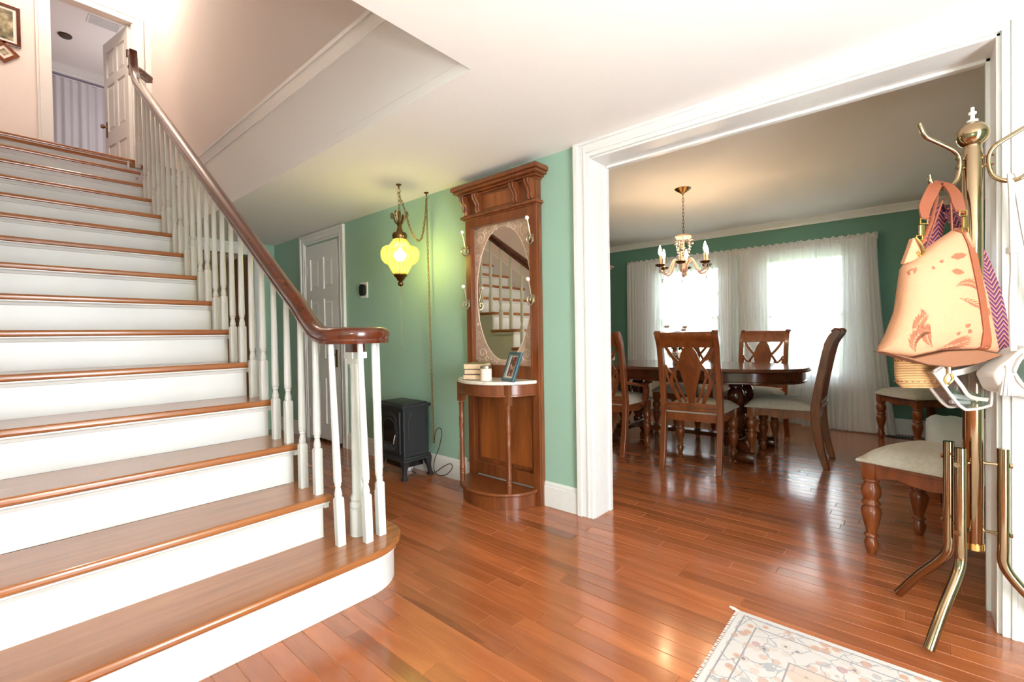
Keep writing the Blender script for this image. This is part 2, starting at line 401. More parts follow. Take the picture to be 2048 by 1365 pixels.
# stairwell
struct('wall_stairwell', boxes(((1.346, 1.361, ZC+.052), (1.44, 6.6, 5.2))), 'beige')
struct('trim_stairwell', boxes(((1.330, 1.363, 2.60), (1.35, 6.55, 2.705)), ((1.324, 1.363, 2.69), (1.35, 6.55, 2.715))), 'trim')
struct('trim_joist_face', boxes(((1.336, 1.362, ZC+.051), (1.345, 6.2, 2.60))), 'ceil')
struct('wall_stair_left', boxes(((-.36, 1.4, 0), (-.26, 9.1, 5.2))), 'beige')
bm = bmesh.new()
prism(bm, [(1.5, .0), (1.7, .34), (Y1+14*RUN, ZL+.14), (6.5, ZL+.14), (6.5, ZL), (1.7, 0)], .02, Matrix(((0, 0, 1, -.262), (1, 0, 0, 0), (0, 1, 0, 0), (0, 0, 0, 1))))
struct('trim_stair_skirt', bm, 'trim')
YL = 6.55
struct('wall_landing', boxes(((-.3, YL, ZL-.2), (.53, YL+.1, 5.2)), ((.53, YL, 4.58), (1.19, YL+.1, 5.2)), ((1.19, YL, ZL-.2), (1.44, YL+.1, 5.2)), ((-.3, YE+.05, ZC+.06), (1.346, YL+.1, ZL-.06))), 'beige')
struct('ceiling_upper', boxes(((-.4, 1.3, 5.2), (1.5, YL+.1, 5.3)), ((-.4, YL+.1, 4.93), (2.2, 9.1, 5.0))), 'ceil')
struct('floor_landing', boxes(((-.26, Y1+14*RUN+.01, ZL-.06), (1.346, 9.1, ZL-.002)), ((1.346, YL+.1, ZL-.06), (2.2, 9.1, ZL-.002))), 'tread')
struct('wall_bedroom', boxes(((-.3, 9, ZL), (2.2, 9.1, 4.95)), ((2.1, YL+.1, ZL), (2.2, 9.1, 4.95)), ((1.44, YL, ZL-.1), (2.2, YL+.1, 5.2))), 'purple')
struct('trim_bedroom_crown', boxes(((-.3, 8.94, 4.84), (2.1, 9.0, 4.93)), ((-.3, 8.96, 4.80), (2.1, 9.0, 4.84))), 'trim')
struct('wall_stair_front', boxes(((-.36, 1.26, ZC+.3), (1.44, 1.361, 5.2))), 'beige')
# crown in dining room
def crownprof(): return [(0, 0), (0, -.075), (.012, -.075), (.016, -.06), (.05, -.014), (.056, -.012), (.056, 0)]
bm = bmesh.new(); prism(bm, [(-a, b) for a, b in crownprof()], 4.6, Matrix(((1, 0, 0, XB), (0, 0, 1, -1.0), (0, 1, 0, ZD), (0, 0, 0, 1)))); struct('trim_crown_window', bm, 'trim')
# baseboards
def baseb(name, axis, fix, a, b, h=.15, t=.016, sg=-1):
    bm = bmesh.new(); pr = [(0, 0), (t, 0), (t, h*.80), (t*.75, h*.83), (t*.75, h*.92), (t*.4, h), (0, h)]
    if axis == 'Y': mt = Matrix(((sg, 0, 0, fix), (0, 0, 1, a), (0, 1, 0, 0), (0, 0, 0, 1)))
    else: mt = Matrix(((0, 0, 1, a), (sg, 0, 0, fix), (0, 1, 0, 0), (0, 0, 0, 1)))
    prism(bm, pr, b-a, mt); struct(name, bm, 'trim')
baseb('baseboard_hall', 'Y', XW, 1.478, 4.06); baseb('baseboard_window', 'Y', XB, -1.0, 3.45); baseb('baseboard_hall_far', 'Y', XW, 4.96, YE)
baseb('baseboard_dining_left', 'X', 3.45, XD, XB)
# cased opening: hall casing, jambs, dining casing
def casing_boxes(x, s, ya, yb, h, w=.10, top=None):
    """picture casing round an opening on the wall face x; s = direction out of the wall"""
    bs = []
    for o0, o1, t in ((0, .022, .014), (.022, .036, .020), (.036, w-.03, .017), (w-.03, w, .026)):
        t1 = min(h+o1, top) if top else h+o1
        lo = min(x, x+s*t); hi = max(x, x+s*t)
        bs += [((lo, yb+o0, 0), (hi, yb+o1, h+o1)), ((lo, ya-o1, 0), (hi, ya-o0, h+o1)), ((lo, ya-o0, h+o0), (hi, yb+o0, h+o1))]
    return bs
struct('trim_opening_hall', boxes(*[(a, (b[0], b[1], min(b[2], ZC))) for a, b in casing_boxes(XW, -1, OR, OL, OH, .10) if a[2] < ZC-.002]), 'trim', bevel=.002)
struct('trim_opening_dining', boxes(*casing_boxes(XD, 1, OR+.012, OL-.006, OH-.012, .10)), 'trim', bevel=.002)
struct('trim_opening_jamb', boxes(((XW, OL-.006, 0), (XD, OL+.001, OH)), ((XW, OR-.001, 0), (XD, OR+.012, OH)), ((XW, OR, OH-.012), (XD, OL, OH+.001)), ((XD-.03, OL-.014, 0), (XD, OL-.005, OH)), ((XD-.03, OR+.01, 0), (XD, OR+.024, OH)), ((XD-.03, OR, OH-.024), (XD, OL, OH-.01))), 'trim', bevel=.002)
struct('wall_closet', boxes(((XD, 4.05, 0), (XD+.5, 4.15, 2.2)), ((XD, 4.86, 0), (XD+.5, 4.96, 2.2)), ((XD+.5, 4.05, 0), (XD+.6, 4.96, 2.2)), ((XD, 4.15, 2.1), (XD+.5, 4.86, 2.2))), 'trim')
# closet door in the hall
CY0, CY1 = 4.19, 4.86
struct('trim_closet', boxes(*[(a, (b[0], b[1], min(b[2], ZC))) for a, b in casing_boxes(XW, -1, CY0-.03, CY1+.0, 2.03, .10)]), 'trim', bevel=.002)
def panel_door(bm, w, h, t, rows, st=.095, mid=.09):
    """slab lying in xz with the hinge at x=0, face towards -y, recessed panels with raised fields"""
    xs = [(st, (w-mid)/2), ((w+mid)/2, w-st)]; zs = rows
    cutx = [0, xs[0][0], xs[0][1], xs[1][0], xs[1][1], w]; cutz = [0]+[q for r in zs for q in r]+[h]
    for i in range(5):
        for j in range(len(cutz)-1):
            hole = i in (1, 3) and j % 2 == 1
            d = .012 if hole else 0
            bx(bm, (cutx[i], d, cutz[j]), (cutx[i+1], t-d, cutz[j+1]))
            if hole:
                x0, x1, z0, z1 = cutx[i], cutx[i+1], cutz[j], cutz[j+1]
                for y0, y1, y2 in ((.012, .003, 0), (t-.012, t-.003, t)):
                    q = [bm.verts.new((a, y0, c)) for a, c in ((x0+.02, z0+.02), (x1-.02, z0+.02), (x1-.02, z1-.02), (x0+.02, z1-.02))]
                    r = [bm.verts.new((a, y1, c)) for a, c in ((x0+.045, z0+.045), (x1-.045, z0+.045), (x1-.045, z1-.045), (x0+.045, z1-.045))]
                    skin(bm, [q, r])
RW = [(.16, .62), (.82, 1.42), (1.52, 1.84)]
dr = bpy.data.objects.new('door_1', None); COL.objects.link(dr); dr['kind'] = 'structure'; dr.location = (XW-.005, CY1-.005, .03); dr.rotation_euler = (0, 0, -PI/2)
obj('door_leaf', mk(panel_door, CY1-CY0-.015, 1.985, .036, RW), 'trim', dr)
for z in (.2, 1.69): obj('hinge', boxes(((-.012, -.008, z), (.002, .0, z+.09)), ((.002, -.003, z+.002), (.03, .0, z+.088))), 'porcelain', dr)
bm = boxes(((CY1-CY0-.075, -.006, .74), (CY1-CY0-.045, 0, .91))); obj('lock_plate', bm, 'abrass', dr)
obj('door_knob', mk(lathe, [(.006, 0), (.006, .03), (.02, .035), (.027, .05), (.02, .064), (.004, .067)], (0, 0, 0), 14, Matrix.Translation((CY1-CY0-.06, 0, .86)) @ Matrix.Rotation(PI/2, 4, 'X')), 'abrass', dr, SM)
# end doorway casing
struct('trim_end_door', boxes(((2.06, YE-.02, 0), (2.15, YE, 2.12)), ((1.02, YE-.02, 2.0), (2.15, YE, 2.12)), ((1.02, YE-.03, 2.10), (2.17, YE, 2.125)), ((2.055, YE-.02, 0), (2.07, YE+.1, 2.01))), 'trim', bevel=.003)
# upstairs door
struct('trim_landing_door', boxes(((.43, YL-.02, ZL), (.53, YL, 4.579)), ((.45, YL-.028, ZL), (.475, YL-.0205, 4.575)), ((1.19, YL-.02, ZL), (1.285, YL, 4.579)), ((1.245, YL-.028, ZL), (1.27, YL-.0205, 4.575)), ((.43, YL-.021, 4.58), (1.285, YL, 4.68)), ((.44, YL-.029, 4.64), (1.275, YL-.0215, 4.665)), ((.53, YL+.001, ZL), (.54, YL+.1, 4.579)), ((1.18, YL+.001, ZL), (1.19, YL+.1, 4.579)), ((1.296, YL-.02, ZL), (1.346, YL, 5.2))), 'trim')
d2 = bpy.data.objects.new('door_2', None); COL.objects.link(d2); d2['kind'] = 'structure'; d2.location = (1.185, YL+.06, ZL+.012); d2.rotation_euler = (0, 0, math.radians(100))
obj('door_leaf', mk(panel_door, .655, 1.765, .034, [(.15, .55), (.72, 1.25), (1.34, 1.64)], .085, .08), 'trim', d2)
for z in (.18, 1.42): obj('hinge', boxes(((-.012, -.006, z), (.02, .04, z+.08))), 'abrass', d2)
obj('door_knob', mk(lathe, [(.014, 0), (.012, .02), (.022, .03), (.026, .045), (.018, .058), (.003, .06)], (0, 0, 0), 14, Matrix.Translation((.6, .034, .78)) @ Matrix.Rotation(-PI/2, 4, 'X')), 'brass', d2, SM)
obj('lock_plate', boxes(((.585, .034, .66), (.615, .038, .84))), 'abrass', d2)

# ------------------------------------------------------------------ windows with muntins and blinds
def window(name, y0, y1):
    w = bpy.data.objects.new(name, None); COL.objects.link(w); w['kind'] = 'structure'
    z0, z1 = .52, 1.93; x = XB
    bs = [((x-.02, y0-.09, z0-.02), (x, y0, z1+.09)), ((x-.02, y1, z0-.02), (x, y1+.09, z1+.09)), ((x-.02, y0-.09, z1), (x, y1+.09, z1+.09)), ((x, y0, z0), (x+.12, y0+.03, z1)), ((x, y1-.03, z0), (x+.12, y1, z1)), ((x, y0, z1-.03), (x+.12, y1, z1))]
    obj('window_frame', boxes(*bs), 'trim', w); obj('window_sill', boxes(((x-.05, y0-.11, z0-.03), (x+.12, y1+.11, z0)), ((x-.018, y0-.09, z0-.11), (x, y1+.09, z0-.03))), 'trim', w)
    zm = (z0+z1)/2
    for k, (a, b, dx) in enumerate(((z0, zm+.02, .05), (zm-.02, z1-.03, .08))):
        q = [((x+dx, y0+.03, a), (x+dx+.03, y0+.075, b)), ((x+dx, y1-.075, a), (x+dx+.03, y1-.03, b)), ((x+dx, y0+.075, a), (x+dx+.03, y1-.075, a+.05)), ((x+dx, y0+.075, b-.04), (x+dx+.03, y1-.075, b))]
        s = obj('sash', boxes(*q), 'trim', w)
        mb = bmesh.new(); W_ = y1-y0-.15
        for i in (1, 2): bx(mb, (x+dx+.008, y0+.075+W_*i/3-.008, a+.05), (x+dx+.022, y0+.075+W_*i/3+.008, b-.04))
        zc = (a+b)/2; bx(mb, (x+dx+.008, y0+.075, zc-.008), (x+dx+.022, y1-.075, zc+.008))
        obj('muntin', mb, 'trim', s); 
        for i in range(3):
            for c, d in ((a+.05, zc-.008), (zc+.008, b-.04)): obj('pane', boxes(((x+dx+.013, y0+.075+W_*i/3+.008*(i > 0), c), (x+dx+.017, y0+.075+W_*(i+1)/3-.008*(i < 2), d))), 'glasspane', s)
    return w
window('window_1', 1.80, 2.64); window('window_2', .52, 1.36)
def blind(y0, y1, lab):
    t = thing('window_blind', lab, 'blind', (XB+.03, (y0+y1)/2, .56), 0, 'white slat blinds behind the curtains')
    w = y1-y0-.075; bm = bmesh.new(); z = 0
    while z < 1.29: bx(bm, (-.011, -w/2, -.0006), (.011, w/2, .0006), Matrix.Translation((0, 0, z)) @ Matrix.Rotation(.12, 4, 'Y')); z += .026
    o = obj('slat', bm, 'white', t); o['kind'] = 'stuff'; obj('head_rail', boxes(((-.015, -w/2, 1.29), (.015, w/2, 1.335))), 'white', t); obj('bottom_rail', boxes(((-.012, -w/2, -.02), (.012, w/2, -.008))), 'white', t)
    cb = bmesh.new()
    for s in (-.3, 0, .3): tube(cb, [(0, s*w, -.02), (0, s*w, 1.3)], .001, 4)
    obj('ladder_cord', cb, 'white', t)
blind(1.80, 2.64, 'white slat blind in the left dining window behind the chandelier'); blind(.52, 1.36, 'white slat blind in the right dining window above the table end')
struct('ground', boxes(((XB+.3, -30, -.7), (60, 30, -.6))), 'lawn')

# ------------------------------------------------------------------ curtains
def curtain(bm, y0, y1, yb0, yb1, ztop, zbot, x, nf, amp, seed, flare=0):
    r = random.Random(seed); ph = [r.uniform(0, 6.3) for _ in range(4)]; n = max(40, int(nf*9)); m_ = 16; g = []
    for j in range(m_+1):
        v = j/m_; row = []
        for i in range(n+1):
            u = i/n; uu = u+.012*math.sin(u*23+ph[0])
            ya = y0+(y1-y0)*uu; yb = yb0+(yb1-yb0)*uu; w = v**1.5; y = ya*(1-w)+yb*w
            a = amp*(.55+.45*math.sin(u*9+ph[1]))*(.7+.6*v)
            xx = x-a*math.sin(2*PI*nf*uu+ph[2]+.5*math.sin(v*3+u*7))-.4*a*math.sin(2*PI*nf*2.3*uu+ph[3])-flare*v**4*.12
            row.append(bm.verts.new((xx, y, ztop+(zbot-ztop)*v+(.006*math.sin(u*nf*5) if j == 0 else 0))))
        g.append(row)
    for a, b in zip(g, g[1:]):
        for i in range(n): bm.faces.new((a[i], a[i+1], b[i+1], b[i]))
XC = XB-.09
def ruffle(bm, y0, y1, z, seed):
    r = random.Random(seed); n = int((y1-y0)/.006); g = []
    for j, (dz, a) in enumerate(((-.05, .008), (-.03, .012), (-.012, .005), (.006, .014), (.026, .022))):
        row = []
        for i in range(n+1):
            y = y0+(y1-y0)*i/n
            row.append(bm.verts.new((XC-.01+a*math.sin(i*.9+.7*math.sin(i*.37)), y, z+dz+(.008*math.sin(i*.53)*r.uniform(.3, 1.2) if j == 4 else 0))))
        g.append(row)
    for a, b in zip(g, g[1:]):
        for i in range(n): bm.faces.new((a[i], a[i+1], b[i+1], b[i]))
def curtain_thing(lab, parts, y0, y1):
    t = thing('sheer_curtain', lab, 'curtain', (0, 0, 0), 0, 'white sheer curtains over the dining windows')
    for nm, mat, a in parts: obj(nm, mk(curtain, *a), mat, t, 3.2)
    obj('ruffled_header', mk(ruffle, y0, y1, 2.012, int(y0*100)), 'sheerdense', t, 3.2)
# window pair on the left, then on the right (y falls towards the right of the picture)
curtain_thing('white sheer curtain gathered at far left of the dining windows', [('curtain_cloth', 'sheer', (2.3, 3.03, 2.28, 3.03, 2.0, .03, XC, 13, .022, 1)), ('gathered_fold', 'sheer', (2.62, 3.03, 2.66, 3.04, 1.99, .03, XC-.03, 9, .014, 2))], 2.3, 3.03)
curtain_thing('white sheer curtain hanging in front of the left window beside the chandelier', [('curtain_cloth', 'sheer', (1.612, 2.3, 1.61, 2.28, 2.0, .03, XC, 10, .024, 3)), ('gathered_fold', 'sheer', (1.64, 1.82, 1.63, 1.86, 1.99, .03, XC-.03, 7, .016, 4))], 1.62, 2.3)
curtain_thing('white sheer curtain bunched over left half of the right dining window', [('curtain_cloth', 'sheer', (.96, 1.612, .96, 1.605, 2.0, .03, XC-.005, 10, .024, 5)), ('gathered_fold', 'sheer', (1.28, 1.58, 1.26, 1.56, 1.99, .03, XC-.035, 9, .016, 6))], .95, 1.62)
curtain_thing('white sheer curtain at far right with its hem flaring onto the floor', [('curtain_cloth', 'sheer', (.28, .95, .13, .945, 2.0, .012, XC-.01, 11, .026, 7, .6)), ('gathered_fold', 'sheer', (.29, .58, .14, .62, 1.99, .012, XC-.04, 8, .018, 8, .6))], .28, .95)
t = thing('curtain_rod', 'white curtain rod across both dining windows', 'curtain rod')
obj('rod', mk(tube, [(XC-.01, .3, 1.995), (XC-.01, 3.02, 1.995)], .006, 8), 'white', t)
for y in (.3, 1.6, 3.02): obj('bracket', boxes(((XC-.01, y-.008, 1.985), (XB, y+.008, 2.005))), 'white', t)

# ------------------------------------------------------------------ staircase
stair = thing('staircase', 'white staircase with oak treads, turned balusters and mahogany handrail', 'staircase', (0, 0, 0))
XL = -.258
def mold(bm, x0, x1, y, z):      # cove under the nosing
    prism(bm, [(0, 0), (-.022, 0), (-.022, -.006), (-.012, -.012), (-.006, -.024), (0, -.026)], x1-x0, Matrix(((0, 0, 1, x0), (1, 0, 0, y), (0, 1, 0, z), (0, 0, 0, 1))))
def tread_poly(i):
    yn = Y1+(i-1)*RUN
    if i > 1: return yn
for i in range(2, 16):
    yn = Y1+(i-1)*RUN; z = RISE*i; d = RUN+.035 if i < 15 else .12
    b = boxes(((XL, yn, z-.03), (XS, yn+d, z)))
    o = obj('tread', b, 'tread', stair, bevel=.011)
    o.modifiers['bevel'].segments = 3
    obj('riser', boxes(((XL, yn+.03, z-RISE), (XS-.032, yn+.05, z-.03))), 'stairpaint', stair)
    bm = bmesh.new(); mold(bm, XL, XS-.012, yn+.03, z-.03)
    bx(bm, (XS-.034, yn+.012, z-.055), (XS-.014, yn+d-.02, z-.03)); obj('cove_moulding', bm, 'stairpaint', stair)
# curtail step
CX, CY, CR = 1.03, 1.882, .238
def curtail(off):
    r = CR-off; p = [(XL, Y1+off)]
    for k in range(25):
        a = -PI/2+k*(PI*1.02)/24; p.append((CX+r*math.cos(a), CY+r*math.sin(a)))
    p += [(.96, CY+r), (.96, Y1+RUN+.06), (XL, Y1+RUN+.06)]; return p
bm = bmesh.new(); prism(bm, curtail(0), .03, Matrix.Translation((0, 0, RISE-.03))); o = obj('tread', bm, 'tread', stair, .5, bevel=.011); o.modifiers['bevel'].segments = 3
bm = bmesh.new(); prism(bm, curtail(.032), RISE-.031, Matrix.Translation((0, 0, .001))); obj('riser', bm, 'stairpaint', stair, .5)
bm = bmesh.new(); prism(bm, curtail(.014), .012, Matrix.Translation((0, 0, RISE-.042))); prism(bm, curtail(.024), .014, Matrix.Translation((0, 0, RISE-.056))); obj('cove_moulding', bm, 'stairpaint', stair, .5)
# stringer panel below the treads
pts = [(Y1+RUN+.03, .001)]
for i in range(2, 16): pts += [(Y1+(i-1)*RUN+.045, RISE*(i-1)-.032), (Y1+(i-1)*RUN+.045, RISE*i-.032)]
pts += [(5.6, RISE*15-.032), (5.6, .001)]
bm = bmesh.new(); prism(bm, pts, .014, Matrix(((0, 0, 1, XS-.05), (1, 0, 0, 0), (0, 1, 0, 0), (0, 0, 0, 1)))); obj('stringer', bm, 'stairpaint', stair)
# handrail
XR = .958
def railz(y): return 1.335+.700*(y-2.30)
prof = [(-.030, -.022), (-.026, -.034), (.026, -.034), (.030, -.022), (.027, -.014), (.031, -.006), (.034, .008), (.030, .022), (.018, .032), (0, .036), (-.018, .032), (-.030, .022), (-.034, .008), (-.031, -.006), (-.027, -.014)]
path = [(XR, 5.28, 3.60), (XR, 5.27, 3.52), (XR, 5.235, 3.44), (XR, 5.16, railz(5.16)+.01)]
for k in range(10): y = 5.05-(5.05-2.25)*k/9; path.append((XR, y, railz(y)))
zv = 1.066
path += [(XR, 2.12, railz(2.12)+.004), (XR, 2.04, 1.148), (XR, 1.985, 1.108), (XR, 1.935, 1.082), (XR, 1.88, zv+.003)]
NX, NY = 1.088, 1.865
for k in range(1, 21):
    a = PI+k*(PI*1.28)/20; r = .130-.022*k/20; path.append((NX+r*math.cos(a), NY+r*math.sin(a), zv))
bm = bmesh.new(); sweep(bm, path, prof); hr = obj('handrail', bm, 'rail', stair, .6)
bm = bmesh.new(); ellipse_plate(bm, NX, NY+.005, .085, .085, zv-.030, zv+.030, 28); obj('volute_cap', bm, 'rail', hr, .6)
bm = bmesh.new(); prism(bm, [(-.03, -.03), (.03, -.03), (.03, .03), (-.03, .03)], .06, Matrix.Translation((NX, NY, zv-.075))); obj('newel_neck', bm, 'rail', hr)
bm = bmesh.new(); sweep(bm, [(XR-.01, 5.285, 3.50), (XR+.05, 5.34, 3.52), (XR+.15, 5.46, 3.53)], prof); rnd_box(bm, (XR-.03, 5.25, 3.44), (XR+.03, 5.32, 3.66), .012); obj('top_gooseneck', bm, 'rail', hr, .6)
# newel
nw = [(.036, 0), (.036, .118), (.031, .122), (.036, .128), (.036, .140), (.031, .150), (.028, .152), (.033, .160), (.033, .168), (.026, .182), (.024, .50), (.022, .735), (.024, .742), (.024, .756), (.022, .758)]
bm = bmesh.new(); lathe(bm, nw, (NX, NY, RISE), 20); bx(bm, (NX-.026, NY-.026, RISE+.755), (NX+.026, NY+.026, RISE+.780)); bx(bm, (NX-.036, NY-.036, RISE+.780), (NX+.036, NY+.036, RISE+.808)); obj('newel_post', bm, 'stairpaint', stair, .6)
def baluster_mesh(h, base=.195):
    bm = bmesh.new(); s = .0175; c = .004
    q = [(-s+c, -s), (s-c, -s), (s, -s+c), (s, s-c), (s-c, s), (-s+c, s), (-s, s-c), (-s, -s+c)]
    a = [bm.verts.new((x, y, 0)) for x, y in q]; b = [bm.verts.new((x, y, base)) for x, y in q]; d = [bm.verts.new((x*.8, y*.8, base+.008)) for x, y in q]; skin(bm, [a, b, d])
    z = base+.006
    lathe(bm, [(.0125, z), (.0155, z+.010), (.0155, z+.018), (.0105, z+.042), (.010, z+.046), (.0135, z+.049), (.0135, z+.055), (.0125, z+.057), (.0165, z+.064), (.0165, z+.08), (.0115, max(h, .4))], (0, 0, 0), 10)
    return bm
BX = .966; bal = {}
def baluster(x, y, z, ztop, lean=(0, 0)):
    h = round(ztop-z, 2); o = obj('baluster', baluster_mesh(h), 'stairpaint', stair, .6)
    o.location = (x, y, z); o.rotation_euler = (-lean[1], lean[0], 0); return o
for i in range(2, 15):
    for dy in (.055, .197):
        y = Y1+(i-1)*RUN+dy
        if y < 5.05: baluster(BX, y, RISE*i, railz(y)-.028 if y > 2.1 else 1.115+.5*(y-1.97))
for y in (5.13, 5.235): baluster(BX, y, RISE*14, 3.40)
for x, y, ln in ((.981, 1.826, (-.02, .02)), (1.073, 1.765, (-.012, .02)), (1.150, 1.785, (-.01, .02)), (1.205, 1.875, (0, .0))): baluster(x, y, RISE, zv-.028, ln)

# ------------------------------------------------------------------ hall tree
HT = (XW, 2.05)
ht = thing('hall_tree', 'carved oak hall tree with etched mirror, hooks and half-round marble shelf', 'hall tree', (XW, 2.05, 0), PI/2)
# local: x runs along the wall (to the left in the picture = +), y = -(out of wall) ... out of the wall is +y
def Lx(bm): return bm
HW = .315
def hb(*bs): return boxes(*bs)
D = .048
obj('back_frame', hb(((-HW, .001, 0), (-HW+.056, D, 1.86)), ((HW-.056, .001, 0), (HW, D, 1.86)), ((-HW+.056, .001, .70), (HW-.056, D, .86)), ((-HW+.056, .001, 1.795), (HW-.056, D, 1.87)), ((-HW+.056, .001, .11), (HW-.056, D, .19)), ((-HW+.056, .001, .19), (HW-.056, .012, .70)), ((-HW+.056, .001, .86), (HW-.056, .008, 1.795))), 'oakdark', ht, bevel=.004)
obj('side_bead', hb(((-HW-.004, .004, 0), (-HW, D-.012, 1.86)), ((-HW+.048, D-.001, .86), (-HW+.056, D+.006, 1.80)), ((HW-.056, D-.001, .86), (HW-.048, D+.006, 1.80)), ((-HW+.056, D-.001, 1.795), (HW-.056, D+.006, 1.803)), ((-HW+.056, D-.001, .852), (HW-.056, D+.006, .86))), 'oakdark', ht)
obj('lower_panel', hb(((-HW+.085, .010, .215), (HW-.085, .020, .68))), 'oakpanel', ht, bevel=.004)
bm = bmesh.new(); prism(bm, [(0, .0), (.012, 0), (.012, .012), (0, .012)], .01, Matrix.Translation((0, 0, -1)))
obj('mirror', hb(((-HW+.056, .008, .86), (HW-.056, .014, 1.795))), 'mirror', ht)
# etched border: a plate with an oval opening
bm = bmesh.new(); n = 48; a_, b_ = .238, .442; cz = 1.335; X0, X1, Z0, Z1 = -HW+.056, HW-.056, .86, 1.795
outer, inner = [], []
for i in range(n):
    q = 2*PI*i/n; c, s = math.cos(q), math.sin(q); inner.append((a_*c, cz+b_*s))
    k = min((X1/abs(c)) if abs(c) > 1e-6 else 9, ((Z1-cz)/abs(s)) if s > 1e-6 else ((cz-Z0)/abs(s) if s < -1e-6 else 9)); outer.append((k*c, cz+k*s))
for y in (.0155,):
    O = [bm.verts.new((p[0], y, p[1])) for p in outer]; I = [bm.verts.new((p[0], y, p[1])) for p in inner]
    for i in range(n): bm.faces.new((O[i], O[(i+1) % n], I[(i+1) % n], I[i]))
    I2 = [bm.verts.new((p[0], .0142, p[1])) for p in inner]
    for i in range(n): bm.faces.new((I[i], I[(i+1) % n], I2[(i+1) % n], I2[i]))
obj('etched_border', bm, 'etch', ht)
bm = bmesh.new()
def scroll(cx, cz_, r0, turns, sx, sz, a0=0, n=26):
    P = []
    for k in range(n+1):
        t = k/n; r = r0*(1-.85*t); a = a0+turns*2*PI*t; P.append((cx+sx*r*math.cos(a), .016, cz_+sz*r*math.sin(a)))
    tube(bm, P, .0022, 5)
tube(bm, [(a_*1.01*math.cos(2*PI*i/48), .016, cz+b_*1.005*math.sin(2*PI*i/48)) for i in range(49)], .002, 5)
for sx in (-1, 1):
    for sz, zz in ((1, 1.70), (-1, .955)):
        scroll(sx*.195, zz+sz*.02, .048, 1.4, sx, sz, .8); scroll(sx*.222, zz-sz*.10, .028, 1.3, sx, -sz, .3); scroll(sx*.105, zz+sz*.055, .026, 1.2, sx, sz, 2); scroll(sx*.055, zz+sz*.07, .02, 1.2, -sx, sz, 1); scroll(sx*.240, zz-sz*.18, .014, 1.2, sx, sz, 1)
        scroll(sx*.15, zz+sz*.055, .022, 1.1, -sx, sz, 1)
obj('etched_scrolls', bm, 'etchline', ht, SM)
# frieze and cornice
obj('frieze', hb(((-HW, .001, 1.87), (HW, D+.004, 2.02))), 'oakdark', ht)
obj('frieze_panel', hb(((-.135, D+.004, 1.90), (.135, D+.010, 1.99))), 'oakpanel', ht, bevel=.003)
def mould(bm, z, lay):
    for (o_, d_, h_) in lay: bx(bm, (-HW-o_, .001, z), (HW+o_, D+d_, z+h_)); z += h_
bm = bmesh.new(); mould(bm, 1.852, [(.008, .012, .008), (.020, .026, .018), (.012, .016, .006)]); obj('lower_moulding', bm, 'oakdark', ht, bevel=.004)
bm = bmesh.new(); mould(bm, 2.005, [(.012, .020, .012), (.028, .040, .014), (.05, .065, .018), (.062, .08, .026), (.054, .07, .008)]); obj('cornice', bm, 'oakdark', ht, bevel=.005)
def corbel(x):
    bm = bmesh.new(); P = [(0, 1.885), (.018, 1.885), (.030, 1.905), (.026, 1.925), (.038, 1.955), (.058, 1.975), (.062, 2.0), (.058, 2.006), (0, 2.006)]
    prism(bm, P, .046, Matrix(((0, 0, 1, x-.023), (1, 0, 0, D), (0, 1, 0, 0), (0, 0, 0, 1))))
    for dx in (-.012, .012): tube(bm, smooth([(x+dx, D+.019, 1.887), (x+dx, D+.031, 1.905), (x+dx, D+.027, 1.925), (x+dx, D+.039, 1.955), (x+dx, D+.059, 1.975), (x+dx, D+.063, 2.0)], 3), .006, 6)
    obj('corbel', bm, 'oakdark', ht, SM)
for x in (-.285, -.165, .165, .285): corbel(x)
# shelf, apron, posts, base
def half(a, b, n=26): return [(a*math.cos(PI*i/n), D-.002+b*math.sin(PI*i/n)) for i in range(n+1)]
def hprism(bm, a, b, z0, z1): prism(bm, half(a, b), z1-z0, Matrix.Translation((0, 0, z0)))
bm = bmesh.new(); hprism(bm, .298, .268, .757, .778); obj('marble_shelf', bm, 'marble', ht, .5, bevel=.004)
bm = bmesh.new(); hprism(bm, .284, .252, .690, .757); hprism(bm, .290, .259, .684, .697); obj('apron', bm, 'oakdark', ht, .5, bevel=.003)
bm = bmesh.new(); hprism(bm, .276, .246, .001, .082); obj('base_drum', bm, 'oakdark', ht, .5)
bm = bmesh.new(); hprism(bm, .298, .268, .082, .104); obj('base_platform', bm, 'oakdark', ht, .5, bevel=.008)
pp = [(.016, 0), (.017, .03), (.0185, .05), (.0185, .055), (.017, .058), (.0185, .064), (.0185, .07), (.017, .073), (.0185, .079), (.0185, .09), (.0165, .10), (.014, .28), (.0165, .30), (.014, .305), (.0155, .36), (.018, .37), (.016, .375), (.018, .382), (.016, .388), (.018, .395), (.016, .401), (.018, .408), (.018, .42), (.0155, .43), (.0145, .50), (.019, .51), (.019, .516), (.015, .52), (.015, .53)]
for sx in (-1, 1):
    x, y = sx*.205, D+.165
    bm = bmesh.new(); lathe(bm, pp, (x, y, .104), 14); bx(bm, (x-.019, y-.019, .632), (x+.019, y+.019, .757)); obj('turned_post', bm, 'oakdark', ht, .6)
